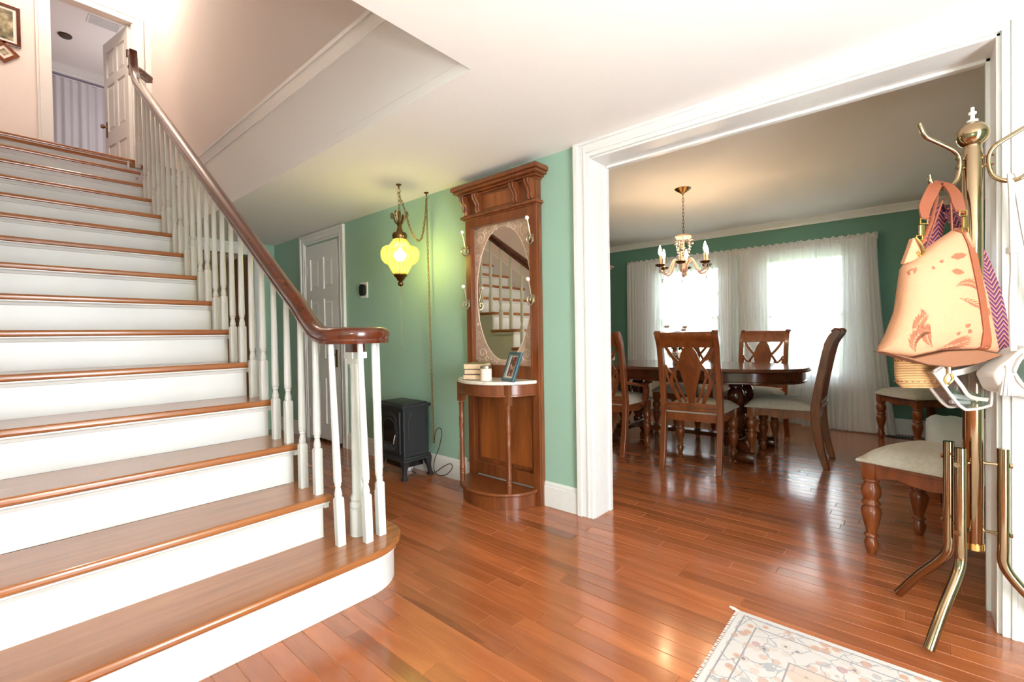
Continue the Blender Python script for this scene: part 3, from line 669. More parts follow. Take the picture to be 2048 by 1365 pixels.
def hook(x, z, label=None):
    h = bmesh.new(); y = D
    rnd_box(h, (x-.009, y, z-.075), (x+.009, y+.006, z-.025), .004)
    tube(h, smooth([(x, y+.004, z-.05), (x, y+.02, z-.045), (x, y+.032, z-.015), (x, y+.042, z+.025), (x, y+.054, z+.056)], 4), [.0052]*16+[.004], 7)
    tube(h, smooth([(x, y+.004, z-.055), (x, y+.018, z-.085), (x, y+.045, z-.09), (x, y+.062, z-.07), (x, y+.056, z-.045), (x, y+.036, z-.045), (x, y+.032, z-.06), (x, y+.04, z-.068)], 4), [.005]*28+[.0035], 7)
    o = obj('coat_hook', h, 'nickel', ht, SM)
    b = bmesh.new(); bmesh.ops.create_uvsphere(b, u_segments=12, v_segments=8, radius=.013, matrix=Matrix.Translation((x, y+.056, z+.064))); obj('hook_knob', b, 'porcelain', o, 3)
for x in (-.285, .285):
    for z in (1.33, 1.70): hook(x, z)

# on the marble shelf
def book(lab, x, y, z, w, d, h, rz, cover, pages):
    t = thing('book', lab, 'book', (x, y, z), rz, 'old books stacked on the marble shelf')
    obj('cover', hb(((-w/2, -d/2, 0), (w/2, d/2, .003)), ((-w/2, -d/2, h-.003), (w/2, d/2, h)), ((-w/2, d/2-.004, 0), (w/2, d/2, h))), plain(cover[0], cover[1], .7), t, bevel=.0015)
    obj('page_block', hb(((-w/2+.004, -d/2+.004, .003), (w/2-.004, d/2-.003, h-.003))), pages, t)
zs = .7785
book('closed book with dark corner cover at the bottom of the shelf stack', 2.105, 2.135, zs, .125, .19, .034, -PI/2+.45, ('charcoal_cloth', (74, 70, 62)), 'cream')
book('thin book with cream page edges in middle of the shelf stack', 2.11, 2.14, zs+.0345, .12, .18, .032, -PI/2+.52, ('brown_cloth', (112, 84, 66)), 'cream')
book('olive green covered book lying on top of the shelf stack', 2.115, 2.14, zs+.067, .13, .19, .034, -PI/2+.5, ('olive_cloth', (128, 122, 84)), 'cream')
t = thing('candle_jar', 'cream candle jar with silver lid beside the stacked books', 'candle', (2.035, 1.985, zs))
obj('jar', mk(lathe, [(.033, 0), (.036, .004), (.036, .072), (.033, .076), (.03, .077)], (0, 0, 0), 24), plain('candle_wax', (246, 226, 208), .25, coat=.5), t, .6)
obj('lid', mk(lathe, [(.033, .077), (.036, .079), (.036, .090), (.033, .094), (.01, .094)], (0, 0, 0), 24), 'nickel', t, .6)
t = thing('photo_frame', 'small teal photo frame leaning back on the marble shelf', 'picture frame', (2.075, 1.845, zs), 0)
TM = Matrix.Rotation(-2.15, 4, 'Z') @ Matrix.Rotation(-.30, 4, 'X')
def tilt(bm): bmesh.ops.transform(bm, matrix=Matrix.Rotation(-1.868, 4, 'Z') @ Matrix.Rotation(-.36, 4, 'X'), verts=bm.verts[:]); return bm
obj('frame', tilt(hb(((-.068, -.008, 0), (-.046, .008, .185)), ((.046, -.008, 0), (.068, .008, .185)), ((-.046, -.008, 0), (.046, .008, .022)), ((-.046, -.008, .163), (.046, .008, .185)))), 'teal', t, bevel=.003)
obj('frame_edge', tilt(hb(((-.050, -.0095, .02), (-.044, -.007, .166)), ((.044, -.0095, .02), (.050, -.007, .166)), ((-.044, -.0095, .018), (.044, -.007, .024)), ((-.044, -.0095, .161), (.044, -.007, .167)))), 'nickel', t)
obj('mat_board', tilt(hb(((-.046, -.001, .022), (.046, .006, .163)))), 'white', t)
m = N('family_snapshot'); v = m.coord((40, 40, 28)); z_ = m.n('TexNoise'); z_.inputs['Scale'].default_value = 1; z_.inputs['Detail'].default_value = 2; m.l(v, z_.inputs['Vector'])
m.l(m.ramp(z_.outputs[0], [(.3, (52, 38, 40)), (.47, (128, 78, 66)), (.6, (206, 160, 140)), (.75, (226, 206, 214))]), m.b.inputs['Base Color']); m.b.inputs['Roughness'].default_value = .2
obj('photograph', tilt(hb(((-.028, -.0025, .032), (.044, .000, .155)))), m.m, t)
obj('easel_back', tilt(hb(((-.055, .006, .01), (.055, .010, .175)))), 'black', t)

# ------------------------------------------------------------------ swag lamp
SL = (1.985, 2.772)
t = thing('swag_lamp', 'amber pressed-glass swag lamp hanging on a chain by the green wall', 'lamp', (SL[0], SL[1], 0))
bm = bmesh.new(); lathe(bm, [(.02, ZC), (.02, ZC-.004), (.006, ZC-.012), (.005, ZC-.03)], (0, 0, 0), 12); tube(bm, smooth([(0, 0, ZC-.03), (.012, 0, ZC-.045), (0, 0, ZC-.06), (-.01, 0, ZC-.045)], 4), .003, 6); obj('ceiling_hook', bm, 'abrass', t, SM)
hx, hy = 2.236-SL[0], 2.778-SL[1]
bm = bmesh.new(); lathe(bm, [(.018, ZC), (.018, ZC-.004), (.005, ZC-.012), (.004, ZC-.03)], (hx, hy, 0), 12); tube(bm, smooth([(hx, hy, ZC-.03), (hx+.01, hy, ZC-.04), (hx, hy, ZC-.052)], 4), .003, 6); obj('ceiling_hook', bm, 'abrass', t, SM)
bm = bmesh.new()
chain_links(bm, [(0, 0, ZC-.055), (0, 0, 1.95)], .032)
def cat(a, b, sag, n=20):
    a, b = Vector(a), Vector(b); P = []
    for i in range(n+1):
        u = i/n; p = a.lerp(b, u); p.z -= 4*sag*u*(1-u); P.append(p)
    return P
chain_links(bm, smooth([(0, .01, ZC-.055), (.035, -.01, 1.98), (.09, -.005, 1.84), (.155, .0, 1.765), (.20, .002, 1.80), (.235, .004, 1.95), (hx, hy, ZC-.055)], 6), .032)
chain_links(bm, smooth([(hx, hy, ZC-.055), (hx+.008, hy+.004, 1.7), (hx+.012, hy, 1.2), (hx+.02, hy, .7), (hx+.024, hy-.002, .25)], 8), .034)
ch = obj('chain', bm, 'chain', t, 3)
bm = bmesh.new(); tube(bm, smooth([(0, .006, ZC-.055), (.04, -.006, 1.98), (.095, 0, 1.84), (.16, .003, 1.768), (.205, .005, 1.80), (.238, .007, 1.95), (hx+.004, hy+.003, ZC-.055), (hx+.012, hy+.004, 1.7), (hx+.016, hy, 1.2), (hx+.024, hy, .7), (hx+.028, hy-.002, .25)], 6), .0018, 5); obj('cord', bm, 'chain', t, 3)
# scrolled crown
bm = bmesh.new(); lathe(bm, [(.006, 1.955), (.011, 1.945), (.011, 1.925), (.009, 1.89), (.012, 1.87), (.02, 1.855), (.014, 1.845), (.018, 1.825), (.022, 1.815), (.024, 1.80), (.046, 1.797), (.052, 1.785), (.052, 1.765), (.047, 1.757), (.045, 1.75)], (0, 0, 0), 20)
for k in range(4):
    a = k*PI/2+.5; c, s = math.cos(a), math.sin(a)
    P = [(r*c, r*s, z) for r, z in ((.012, 1.86), (.03, 1.875), (.042, 1.905), (.05, 1.935), (.06, 1.94), (.065, 1.92), (.058, 1.905), (.052, 1.914))]
    tube(bm, smooth(P, 4), [.006]*12+[.005]*10+[.004]*7, 7)
obj('scroll_crown', bm, 'abrass', t, SM)
gl = [(.045, 1.752), (.055, 1.735), (.075, 1.705), (.082, 1.694), (.095, 1.700), (.118, 1.690), (.130, 1.665), (.132, 1.640), (.124, 1.605), (.105, 1.580), (.086, 1.573), (.080, 1.566), (.070, 1.545), (.055, 1.515), (.047, 1.503)]
bm = bmesh.new(); rings = []; nn = 72
for r, z in gl: rings.append([bm.verts.new(((r*(1+.028*math.cos(18*2*PI*i/nn)))*math.cos(2*PI*i/nn), (r*(1+.028*math.cos(18*2*PI*i/nn)))*math.sin(2*PI*i/nn), z)) for i in range(nn)])
skin(bm, rings, caps=False); gg = obj('glass_globe', bm, 'amber', t, 3)
bm = bmesh.new()
for k in range(18):
    a = 2*PI*(k+.5)/18; tube(bm, [(r*.975*math.cos(a), r*.975*math.sin(a), z) for r, z in gl], .0022, 4)
obj('glass_ribs', bm, 'amberrib', gg, 3)['kind'] = 'stuff'
bm = bmesh.new(); lathe(bm, [(.046, 1.505), (.05, 1.497), (.046, 1.49), (.032, 1.475), (.024, 1.462), (.012, 1.452), (.018, 1.446), (.021, 1.436), (.017, 1.424), (.005, 1.417)], (0, 0, 0), 20); obj('finial', bm, 'abrass', t, .9)
bm = bmesh.new(); tube(bm, [(0, 0, 1.42), (0, 0, .985)], .0012, 5); lathe(bm, [(.002, .985), (.004, .975), (.003, .965)], (0, 0, 0), 8); obj('pull_chain', bm, 'abrass', t)
bm = bmesh.new(); lathe(bm, [(.012, 1.69), (.014, 1.67), (.038, 1.655), (.042, 1.635), (.030, 1.605), (.005, 1.598)], (0, 0, 0), 14); obj('bulb', bm, emit('amber_bulb', (255, 240, 170), 110), t, 3)

# ------------------------------------------------------------------ thermostat, outlet
t = thing('thermostat', 'black and white thermostat on green wall beside closet door', 'thermostat', (XW, 3.735, 1.48), PI/2)
obj('back_plate', mk(rnd_box, (-.055, .0005, -.07), (.055, .010, .07), .0045, 3), 'white', t, .6)
bm = bmesh.new(); prism(bm, [(x, y) for x, y in [(.040*math.copysign(abs(math.cos(a))**.6, math.cos(a)), .052*math.copysign(abs(math.sin(a))**.6, math.sin(a))) for a in [2*PI*i/28 for i in range(28)]]], .026, Matrix(((1, 0, 0, .0), (0, 0, 1, .010), (0, 1, 0, 0), (0, 0, 0, 1)))); obj('body', bm, 'blackin', t, .6, bevel=.003)
t = thing('wall_outlet', 'white outlet cover low on wall left of hall tree', 'outlet', (XW, 2.45, .13), PI/2)
obj('cover_plate', mk(rnd_box, (-.035, .017, -.055), (.035, .022, .055), .002), 'white', t); obj('socket', boxes(((-.016, .022, -.035), (.016, .0235, -.008)), ((-.016, .022, .008), (.016, .0235, .035))), 'white', t)

# ------------------------------------------------------------------ stove heater
t = thing('stove_heater', 'small black cast-iron style electric stove by green wall', 'heater', (2.142, 2.985, 0), math.radians(-92))
# local: front faces -y, width along x
w, d = .165, .112
obj('body', boxes(((-w, -d, .15), (w, d, .53))), 'black', t, bevel=.006)
obj('side_panel', (lambda bm: (prism(bm, [(-.075, .0), (.075, .0), (.075, .24), (.045, .30), (-.045, .30), (-.075, .24)], .006, Matrix(((0, 0, 1, w-.001), (1, 0, 0, 0), (0, 1, 0, .20), (0, 0, 0, 1)))), bm)[1])(bmesh.new()), 'black', t, bevel=.003)
obj('side_panel', (lambda bm: (prism(bm, [(-.075, .0), (.075, .0), (.075, .24), (.045, .30), (-.045, .30), (-.075, .24)], .006, Matrix(((0, 0, 1, -w-.005), (1, 0, 0, 0), (0, 1, 0, .20), (0, 0, 0, 1)))), bm)[1])(bmesh.new()), 'black', t, bevel=.003)
bm = bmesh.new(); rnd_box(bm, (-w-.022, -d-.022, .525), (w+.022, d+.012, .552), .010); rnd_box(bm, (-w, -d, .55), (w, d-.01, .562), .005); obj('top_plate', bm, 'black', t, .6)
bm = bmesh.new(); rnd_box(bm, (-w-.014, -d-.014, .148), (w+.014, d+.008, .166), .005); rnd_box(bm, (-w-.02, -d-.02, .132), (w+.02, d+.012, .15), .006); obj('base_plate', bm, 'black', t, .6)
dm = bmesh.new(); arch = [(x*.86-.012, z) for x, z in [(-.125, .0), (.125, .0), (.125, .215), (.10, .262), (.05, .285), (0, .292), (-.05, .285), (-.10, .262), (-.125, .215)]]
prism(dm, [(x, z) for x, z in arch], .012, Matrix(((1, 0, 0, 0), (0, 0, -1, -d), (0, 1, 0, .20), (0, 0, 0, 1))))
tube(dm, [(x*.98, -d-.013, .20+z) for x, z in arch]+[(arch[0][0]*.98, -d-.013, .20)], .005, 6); tube(dm, smooth([(x*.72, -d-.013, .235+z*.72) for x, z in arch], 3), .0045, 6); tube(dm, [(-.10, -d-.013, .262), (.085, -d-.013, .262)], .004, 6)
door = obj('door', dm, 'black', t, SM)
obj('door_glass', (lambda bm: (prism(bm, [(x*.68, z*.68) for x, z in arch], .002, Matrix(((1, 0, 0, 0), (0, 0, -1, -d-.012), (0, 1, 0, .265), (0, 0, 0, 1)))), bm)[1])(bmesh.new()), 'blackin', door)
bm = bmesh.new()
for i in range(9): tube(bm, [(-.10+i*.020, -d-.013, .208), (-.10+i*.020, -d-.013, .245), (-.09+i*.020, -d-.013, .254), (-.08+i*.020, -d-.013, .245)], .003, 5)
obj('grille', bm, 'black', door)
obj('hinge_bar', boxes(((.110, -d-.014, .185), (.130, -d, .50))), 'black', t, bevel=.003)
bm = bmesh.new(); tube(bm, [(.120, -d-.012, .35), (.120, -d-.032, .35), (.112, -d-.04, .335)], .007, 8); h = obj('door_handle', bm, 'black', t, SM)
bm = bmesh.new(); tube(bm, [(.112, -d-.04, .335), (.106, -d-.045, .30), (.101, -d-.046, .268)], [.004, .006, .004], 8); obj('handle_grip', bm, 'nickel', h, SM)
for sx in (-1, 1):
    for sy in (-1, 1):
        bm = bmesh.new(); x, y = sx*(w-.005), sy*(d-.005)
        sec = [(.030, .134, 0), (.024, .115, .0), (.014, .07, .004), (.012, .04, .010), (.015, .018, .018), (.020, .010, .022), (.020, 0, .022)]
        rings = []
        for r, z, off in sec: cx, cy = x+sx*off*.6-sx*(r-.012)*.5, y+sy*off*.6-sy*(r-.012)*.5; rings.append([bm.verts.new((cx+a*r, cy+b*r, z)) for a, b in ((-1, -1), (1, -1), (1, 1), (-1, 1))])
        skin(bm, rings); obj('leg', bm, 'black', t, bevel=.002)
bm = boxes(((-.12, -.085, .075), (.12, .085, .134)))
for i in range(13): bx(bm, (-.115+i*.018, -.089, .082), (-.103+i*.018, -.085, .128))
obj('blower_box', bm, 'blackin', t)
# loose cord and plug by the stove
t = thing('power_cord', 'brown lamp cord looping loosely on floor beside the stove', 'cord', (0, 0, 0))
P = [(2.258, 2.765, .24), (2.25, 2.74, .33), (2.245, 2.69, .37), (2.245, 2.66, .34), (2.25, 2.70, .22), (2.255, 2.755, .13), (2.25, 2.765, .05), (2.245, 2.72, .012), (2.235, 2.62, .03), (2.225, 2.55, .075), (2.228, 2.53, .11), (2.235, 2.56, .125), (2.24, 2.64, .09), (2.235, 2.73, .03), (2.2, 2.76, .004), (2.16, 2.88, .004), (2.12, 2.90, .004), (2.15, 2.86, .004), (2.19, 2.90, .004), (2.2, 2.96, .006), (2.21, 2.99, .02)]
obj('cord', mk(tube, smooth(P, 5), .0034, 6), plain('brown_cord', (92, 74, 52), .5), t, 3)
t = thing('plug_adapter', 'white plug adapter on the floor under the stove', 'plug', (2.20, 3.03, 0), .3)
obj('body', mk(rnd_box, (-.025, -.035, 0), (.025, .035, .06), .008), 'white', t, .6); obj('socket', boxes(((-.027, -.02, .02), (-.025, .02, .045))), 'black', t)

# ------------------------------------------------------------------ dining chairs (front towards local +y)
def stile_poly():
    f = smooth([(-.298, 0), (-.262, .12), (-.232, .27), (-.218, .42), (-.224, .50), (-.250, .66), (-.280, .82), (-.306, .94), (-.330, 1.005), (-.352, 1.035)], 3)
    b = smooth([(-.395, 1.062), (-.412, 1.045), (-.405, 1.015), (-.385, .985), (-.360, .93), (-.335, .82), (-.305, .66), (-.282, .50), (-.280, .40), (-.290, .27), (-.312, .12), (-.338, 0)], 3)
    top = [(-.365, 1.056), (-.38, 1.066)]
    return [(p[0], p[1]) for p in f]+top+[(p[0], p[1]) for p in b]
CL = [(.016, 0), (.019, .008), (.026, .03), (.029, .052), (.022, .068), (.019, .075), (.028, .082), (.028, .088), (.020, .095), (.022, .110), (.034, .160), (.040, .195), (.038, .212), (.028, .222), (.027, .226), (.036, .233), (.036, .243), (.030, .250), (.028, .256), (.036, .272), (.040, .295), (.036, .318), (.028, .330), (.026, .336), (.033, .342), (.033, .350), (.026, .356)]
def back_z(v): return .505+v*(.955-.505)
def back_y(z):
    for (y0, z0), (y1, z1) in zip(((-.224, .50), (-.250, .66), (-.280, .82), (-.306, .94)), ((-.250, .66), (-.280, .82), (-.306, .94), (-.330, 1.005))):
        if z <= z1: return y0+(y1-y0)*(z-z0)/(z1-z0)
    return -.33
def build_chair(label, arms=False, group='carved dining chairs', cat='chair'):
    t = thing('dining_chair', label, cat, (0, 0, 0), 0, group)
    wood_ = 'cherry'
    sp = stile_poly()
    for s in (-1, 1):
        bm = bmesh.new(); prism(bm, sp, .042, Matrix(((0, 0, 1, s*.208-.021), (1, 0, 0, 0), (0, 1, 0, 0), (0, 0, 0, 1)))); st = obj('back_leg', bm, wood_, t, .5, bevel=.005)
        bm = bmesh.new()
        for k in (-1, 0, 1): tube(bm, [(s*.208+k*.013-.006, -.352, 1.045), (s*.208+k*.013-.006, -.375, 1.066), (s*.208+k*.013-.006, -.402, 1.062), (s*.208+k*.013-.006, -.414, 1.042)], .006, 6)
        obj('scroll_reeding', bm, wood_, st, SM)
    # crest rail
    bm = bmesh.new(); P = [(-.300, .945), (-.322, .99), (-.348, 1.03), (-.372, 1.054), (-.396, 1.056), (-.402, 1.036), (-.386, 1.01), (-.362, .985), (-.344, .94)]
    prism(bm, [(p[0], p[1]) for p in smooth([(a, b, 0) for a, b in P], 2)], .39, Matrix(((0, 0, 1, -.195), (1, 0, 0, 0), (0, 1, 0, 0), (0, 0, 0, 1)))); obj('crest_rail', bm, wood_, t, .5)
    bm = boxes(((-.19, -.292, .448), (.19, -.262, .478)), ((-.19, -.285, .482), (.19, -.262, .512))); obj('lower_rail', bm, wood_, t, bevel=.004)
    # pierced lattice back
    def plate(polys, name, th, dy=0):
        bm = bmesh.new()
        for P in polys:
            a = [bm.verts.new((x*.182, back_y(back_z(v))+dy, back_z(v))) for x, v in P]; b = [bm.verts.new((x*.182, back_y(back_z(v))-th+dy, back_z(v))) for x, v in P]; skin(bm, [a, b])
        return obj(name, bm, wood_, t, .5)
    plate([[(0, 1.02), (.12, 1.0), (.3, .89), (.43, .74), (.46, .66), (.41, .55), (.26, .30), (.13, .06), (.13, -.02), (-.13, -.02), (-.13, .06), (-.26, .30), (-.41, .55), (-.46, .66), (-.43, .74), (-.3, .89), (-.12, 1.0)]], 'splat', .018, .001)
    bars = []
    for s in (-1, 1):
        for pts, w_ in (([(1.02, 1.04), (.78, .86), (.55, .74), (.40, .68)], .13), ([(1.02, .66), (.88, .56), (.72, .50), (.62, .44), (.46, .24), (.22, .02)], .10), ([(.44, .68), (.60, .58), (.72, .50), (.78, .42), (.72, .28), (.5, .06), (.44, -.02)], .11), ([(1.0, .60), (.98, .50), (.86, .34), (.62, .12), (.46, -.02)], .09), ([(.62, .44), (.60, .52), (.62, .60)], .07)):
            q = [(p.x*s, p.y) for p in smooth([(a, b, 0) for a, b in pts], 3)]
            q2 = [(x*.182, back_z(v)) for x, v in q]; bars.append([(x/.182, (z-.505)/.45) for x, z in strip(q2, w_*.182)])
    plate(bars, 'lattice', .014, -.002)
    # seat
    bm = bmesh.new(); nx, ny = 10, 10; g = []
    def outline(u, v):      # u -1..1, v 0 back ..1 front
        hw = .205+.045*v; y = -.258+v*.495+.022*(1-u*u)*v; return u*hw, y
    for j in range(ny+1):
        row = []
        for i in range(nx+1):
            u, v = -1+2*i/nx, j/ny; x, y = outline(u, v); e = min(1-abs(u), v*1.0+.0, (1-v)*1.6)
            z = .445+.052*min(1, e/.28)**.5+.012*(1-u*u)*(1-(2*v-1)**2); row.append(bm.verts.new((x, y, z)))
        g.append(row)
    for a, b in zip(g, g[1:]):
        for i in range(nx): bm.faces.new((a[i], a[i+1], b[i+1], b[i]))
    edge = [g[0][i] for i in range(nx+1)]+[g[j][nx] for j in range(1, ny+1)]+[g[ny][i] for i in range(nx-1, -1, -1)]+[g[j][0] for j in range(ny-1, 0, -1)]
    lo = [bm.verts.new((v.co.x, v.co.y, .432)) for v in edge]
    for i in range(len(edge)): bm.faces.new((edge[i], edge[(i+1) % len(edge)], lo[(i+1) % len(edge)], lo[i]))
    bm.faces.new(lo); se = obj('seat_cushion', bm, 'seat', t, .9)
    pb = bmesh.new(); E_ = [Vector((v[0]*1.0, v[1], .436)) for v in [outline(-1+2*i/nx, 1) for i in range(nx+1)]]; E_ = [V(*outline(-1, j/ny), .436) for j in range(ny)]+E_+[V(*outline(1, 1-j/ny), .436) for j in range(1, ny+1)]
    tube(pb, E_, .006, 6); obj('piping', pb, 'seat', se, SM)
    # aprons with scalloped lower edge
    sc = [(-1, .0), (-.9, .004), (-.72, .018), (-.5, .026), (-.28, .014), (0, .006), (.28, .014), (.5, .026), (.72, .018), (.9, .004), (1, 0)]
    ap = bmesh.new()
    def apron(p0, p1, h0=.348):
        p0, p1 = Vector(p0), Vector(p1); d_ = (p1-p0); L = d_.length; n_ = V(-d_.y, d_.x, 0).normalized()*.020
        pts2 = [(L/2*(1+u), h0+dz) for u, dz in sc]+[(L, .432), (0, .432)]
        tx = d_.normalized(); mt = Matrix(((tx.x, 0, n_.x/.02, p0.x), (tx.y, 0, n_.y/.02, p0.y), (0, 1, 0, 0), (0, 0, 0, 1))); prism(ap, pts2, .02, mt)
        m2 = [(0, .405), (L, .405), (L, .411), (0, .411)]; prism(ap, m2, .005, Matrix.Translation(-n_*.25) @ mt); m2 = [(0, .418), (L, .418), (L, .426), (0, .426)]; prism(ap, m2, .006, Matrix.Translation(-n_*.3) @ mt)
    apron((.225, .212, 0), (-.225, .212, 0)); apron((-.228, .20, 0), (-.198, -.25, 0)); apron((.198, -.25, 0), (.228, .20, 0))
    bx(ap, (-.19, -.268, .372), (.19, -.25, .432)); obj('seat_frame', ap, wood_, t)
    for s in (-1, 1):
        bm = bmesh.new(); lathe(bm, CL, (s*.214, .195, 0), 16); rnd_box(bm, (s*.214-.029, .166, .354), (s*.214+.029, .224, .432), .006)
        obj('front_leg', bm, wood_, t, .9)
    if arms:
        for s in (-1, 1):
            bm = bmesh.new(); A = smooth([(s*.222, -.262, .632), (s*.245, -.16, .612), (s*.262, -.03, .590), (s*.262, .07, .602), (s*.256, .14, .616), (s*.25, .175, .604), (s*.25, .18, .590)], 4)
            sweep(bm, A, [(-.024, -.012), (.024, -.012), (.027, 0), (.020, .012), (-.020, .012), (-.027, 0)]); ar = obj('arm', bm, wood_, t, SM)
            bm = bmesh.new(); B = smooth([(s*.232, .03, .40), (s*.246, .075, .46), (s*.256, .085, .54), (s*.258, .055, .58), (s*.258, .05, .598)], 4); sweep(bm, B, [(-.016, -.024), (.016, -.024), (.016, .024), (-.016, .024)], up=V(1, 0, 0)); obj('arm_support', bm, wood_, ar, SM)
    return t
def face(fx, fy): return math.atan2(fy, fx)-PI/2
ch0 = build_chair('dining chair with its open lattice back to viewer, in front of the table')
def place(t, x, y, fx, fy): t.location = (x, y, 0); t.rotation_euler = (0, 0, face(fx, fy))
place(ch0, 3.84, 1.325, 1, .09)
dup(ch0, (4.39, .83, 0), face(-.02, 1), 'dining chair in side view at the right end of the table')
dup(ch0, (4.98, 1.185, 0), face(-1, .02), 'dining chair behind the table in front of right window, back upright')
dup(ch0, (4.90, 1.86, 0), face(-1, .0), 'dining chair behind the table, seen through the lattice of nearest chair')
dup(ch0, (2.87, -.105, 0), face(.40, .92), 'dining chair with cream seat in right foreground behind the brass coat rack')
dup(ch0, (5.66, -.035, 0), face(-.62, .79), 'dining chair alone in the far corner right of the curtains')
ac = build_chair('dining armchair with curved arms left of the lattice-back chair at table', True)
place(ac, 3.88, 2.10, 1, .04)

# ------------------------------------------------------------------ dining table
t = thing('dining_table', 'large oval dark cherry dining table on turned double pedestals', 'table', (4.35, 1.68, 0))
def oval(a, b, n=56, ex=2.5): return [(a*math.copysign(abs(math.cos(q))**(2/ex), math.cos(q)), b*math.copysign(abs(math.sin(q))**(2/ex), math.sin(q))) for q in [2*PI*i/n for i in range(n)]]
TA, TB = .53, 1.05
bm = bmesh.new(); rings = []
for o_, z in ((-.03, .722), (.0, .728), (.004, .738), (-.004, .744), (-.008, .752), (-.016, .758)): rings.append([bm.verts.new((x*(TA+o_)/TA, y*(TB+o_)/TB, z)) for x, y in oval(TA, TB)])
skin(bm, rings); obj('table_top', bm, 'walnut', t, .5)
bm = bmesh.new(); rings = []
for o_, z in ((-.038, .722), (-.038, .655), (-.030, .650), (-.028, .640), (-.036, .634), (-.07, .634)): rings.append([bm.verts.new((x*(TA+o_)/TA, y*(TB+o_)/TB, z)) for x, y in oval(TA, TB)])
skin(bm, rings); obj('apron', bm, 'walnut', t, .5)
col = [(.045, .16), (.05, .17), (.05, .185), (.038, .195), (.04, .21), (.062, .26), (.07, .30), (.065, .335), (.045, .36), (.042, .37), (.055, .38), (.055, .395), (.045, .405), (.05, .44), (.068, .49), (.070, .52), (.055, .56), (.042, .575), (.055, .585), (.055, .60), (.045, .61), (.06, .634)]
for py, sp in ((-.53, -.13), (.50, 0)):
    for px in (-.15, .15):
        bm = bmesh.new(); lathe(bm, col, (px, py, 0), 18); obj('pedestal_column', bm, 'walnut', t, .9)
    bm = boxes(((-.225, py-.06, .11), (.225, py+.06, .165))); obj('pedestal_top', boxes(((-.24, py-.065, .62), (.24, py+.065, .64))), 'walnut', t); obj('pedestal_block', bm, 'walnut', t, bevel=.008)
    for s in (-1, 1):
        bm = bmesh.new(); sweep(bm, smooth([(s*.18, py, .135), (s*.25, py+sp*.5, .115), (s*.30, py+sp*.8, .075), (s*.34, py+sp, .055)], 4), [(-.034, -.03), (.034, -.03), (.034, .03), (-.034, .03)])
        lathe(bm, [(.01, -.065), (.042, -.065), (.046, -.055), (.046, .055), (.042, .065), (.01, .065)], (0, 0, 0), 18, Matrix.Translation((s*.35, py+sp, .0465)) @ Matrix.Rotation(PI/2, 4, 'X'), ribs=18, ramp=.04)
        obj('scroll_foot', bm, 'walnut', t, .9)
obj('stretcher', boxes(((-.05, -.53, .115), (.05, .50, .15))), 'walnut', t, bevel=.006)
# centrepiece
t = thing('flower_arrangement', 'low white flower and green leaf centrepiece on the dining table', 'flowers', (4.30, 1.68, .7585)); t.scale = (1.25, 1.25, 1.3)
obj('bowl', mk(lathe, [(.04, 0), (.045, .005), (.03, .02), (.07, .05), (.09, .085), (.084, .085), (.06, .05)], (0, 0, 0), 20), 'crystal', t, SM)
bm = bmesh.new()
for i in range(60):
    a = rnd.uniform(0, 2*PI); r = rnd.uniform(.03, .15); p = V(r*math.cos(a), r*math.sin(a), .09+rnd.uniform(0, .13)); d_ = V(math.cos(a), math.sin(a), rnd.uniform(-.3, .8)).normalized(); q, u = frame(d_); L = rnd.uniform(.04, .07)
    bm.faces.new([bm.verts.new(p+d_*L*x+q*L*y) for x, y in ((0, 0), (.4, .25), (1, 0), (.4, -.25))])
obj('leaves', bm, 'leaf', t)
for i in range(9):
    a = i*2.4; r = .03+.1*rnd.random(); c = V(r*math.cos(a), r*math.sin(a), .15+.11*rnd.random()); bm = bmesh.new()
    for k in range(3):
        for j in range(7):
            q = j*2*PI/7+k*.4; e = V(math.cos(q), math.sin(q), .3+.5*k); R_ = .034-.008*k; s_ = V(-math.sin(q), math.cos(q), 0)
            bm.faces.new([bm.verts.new(c+v_) for v_ in (V(0, 0, 0), e*R_*.6+s_*R_*.4, e*R_, e*R_*.6-s_*R_*.4)])
    obj('flower', bm, 'petal', t)
# ------------------------------------------------------------------ china cabinet, bench, floor vent
t = thing('china_cabinet', 'reddish wooden china cabinet at left edge of dining room', 'cabinet', (4.75, 3.10, 0))
obj('body', boxes(((-.5, -.25, .08), (.5, .28, .80)), ((-.48, -.14, .80), (-.44, .28, 1.82)), ((.44, -.14, .80), (.48, .28, 1.82)), ((-.48, .24, .80), (.48, .28, 1.82)), ((-.48, -.14, 1.78), (.48, .28, 1.82))), 'cherry', t, bevel=.006)
bm = bmesh.new()
for o_, z in ((0, 1.80), (.02, 1.83), (.05, 1.86), (.07, 1.885)): bx(bm, (-.49-o_, -.15-o_, z), (.49+o_, .28, z+.028))
obj('cornice', bm, 'cherry', t, bevel=.006)
for s in (-1, 1):
    d_ = obj('glass_door', boxes(((s*.22-.21, -.16, .82), (s*.22-.16, -.14, 1.78)), ((s*.22+.16, -.16, .82), (s*.22+.21, -.14, 1.78)), ((s*.22-.16, -.16, .82), (s*.22+.16, -.14, .88)), ((s*.22-.16, -.16, 1.72), (s*.22+.16, -.14, 1.78))), 'cherry', t); obj('pane', boxes(((s*.22-.16, -.152, .88), (s*.22+.16, -.148, 1.72))), 'glasspane', d_)
    d_ = obj('cupboard_door', boxes(((s*.24-.21, -.268, .14), (s*.24+.21, -.25, .74))), 'cherry', t, bevel=.006); obj('knob', mk(lathe, [(.006, 0), (.014, .02), (.004, .026)], (0, 0, 0), 10, Matrix.Translation((s*.06, -.268, .45)) @ Matrix.Rotation(PI/2, 4, 'X')), 'brass', d_)
obj('plinth', boxes(((-.52, -.27, 0), (.52, .28, .09))), 'cherry', t, bevel=.006)
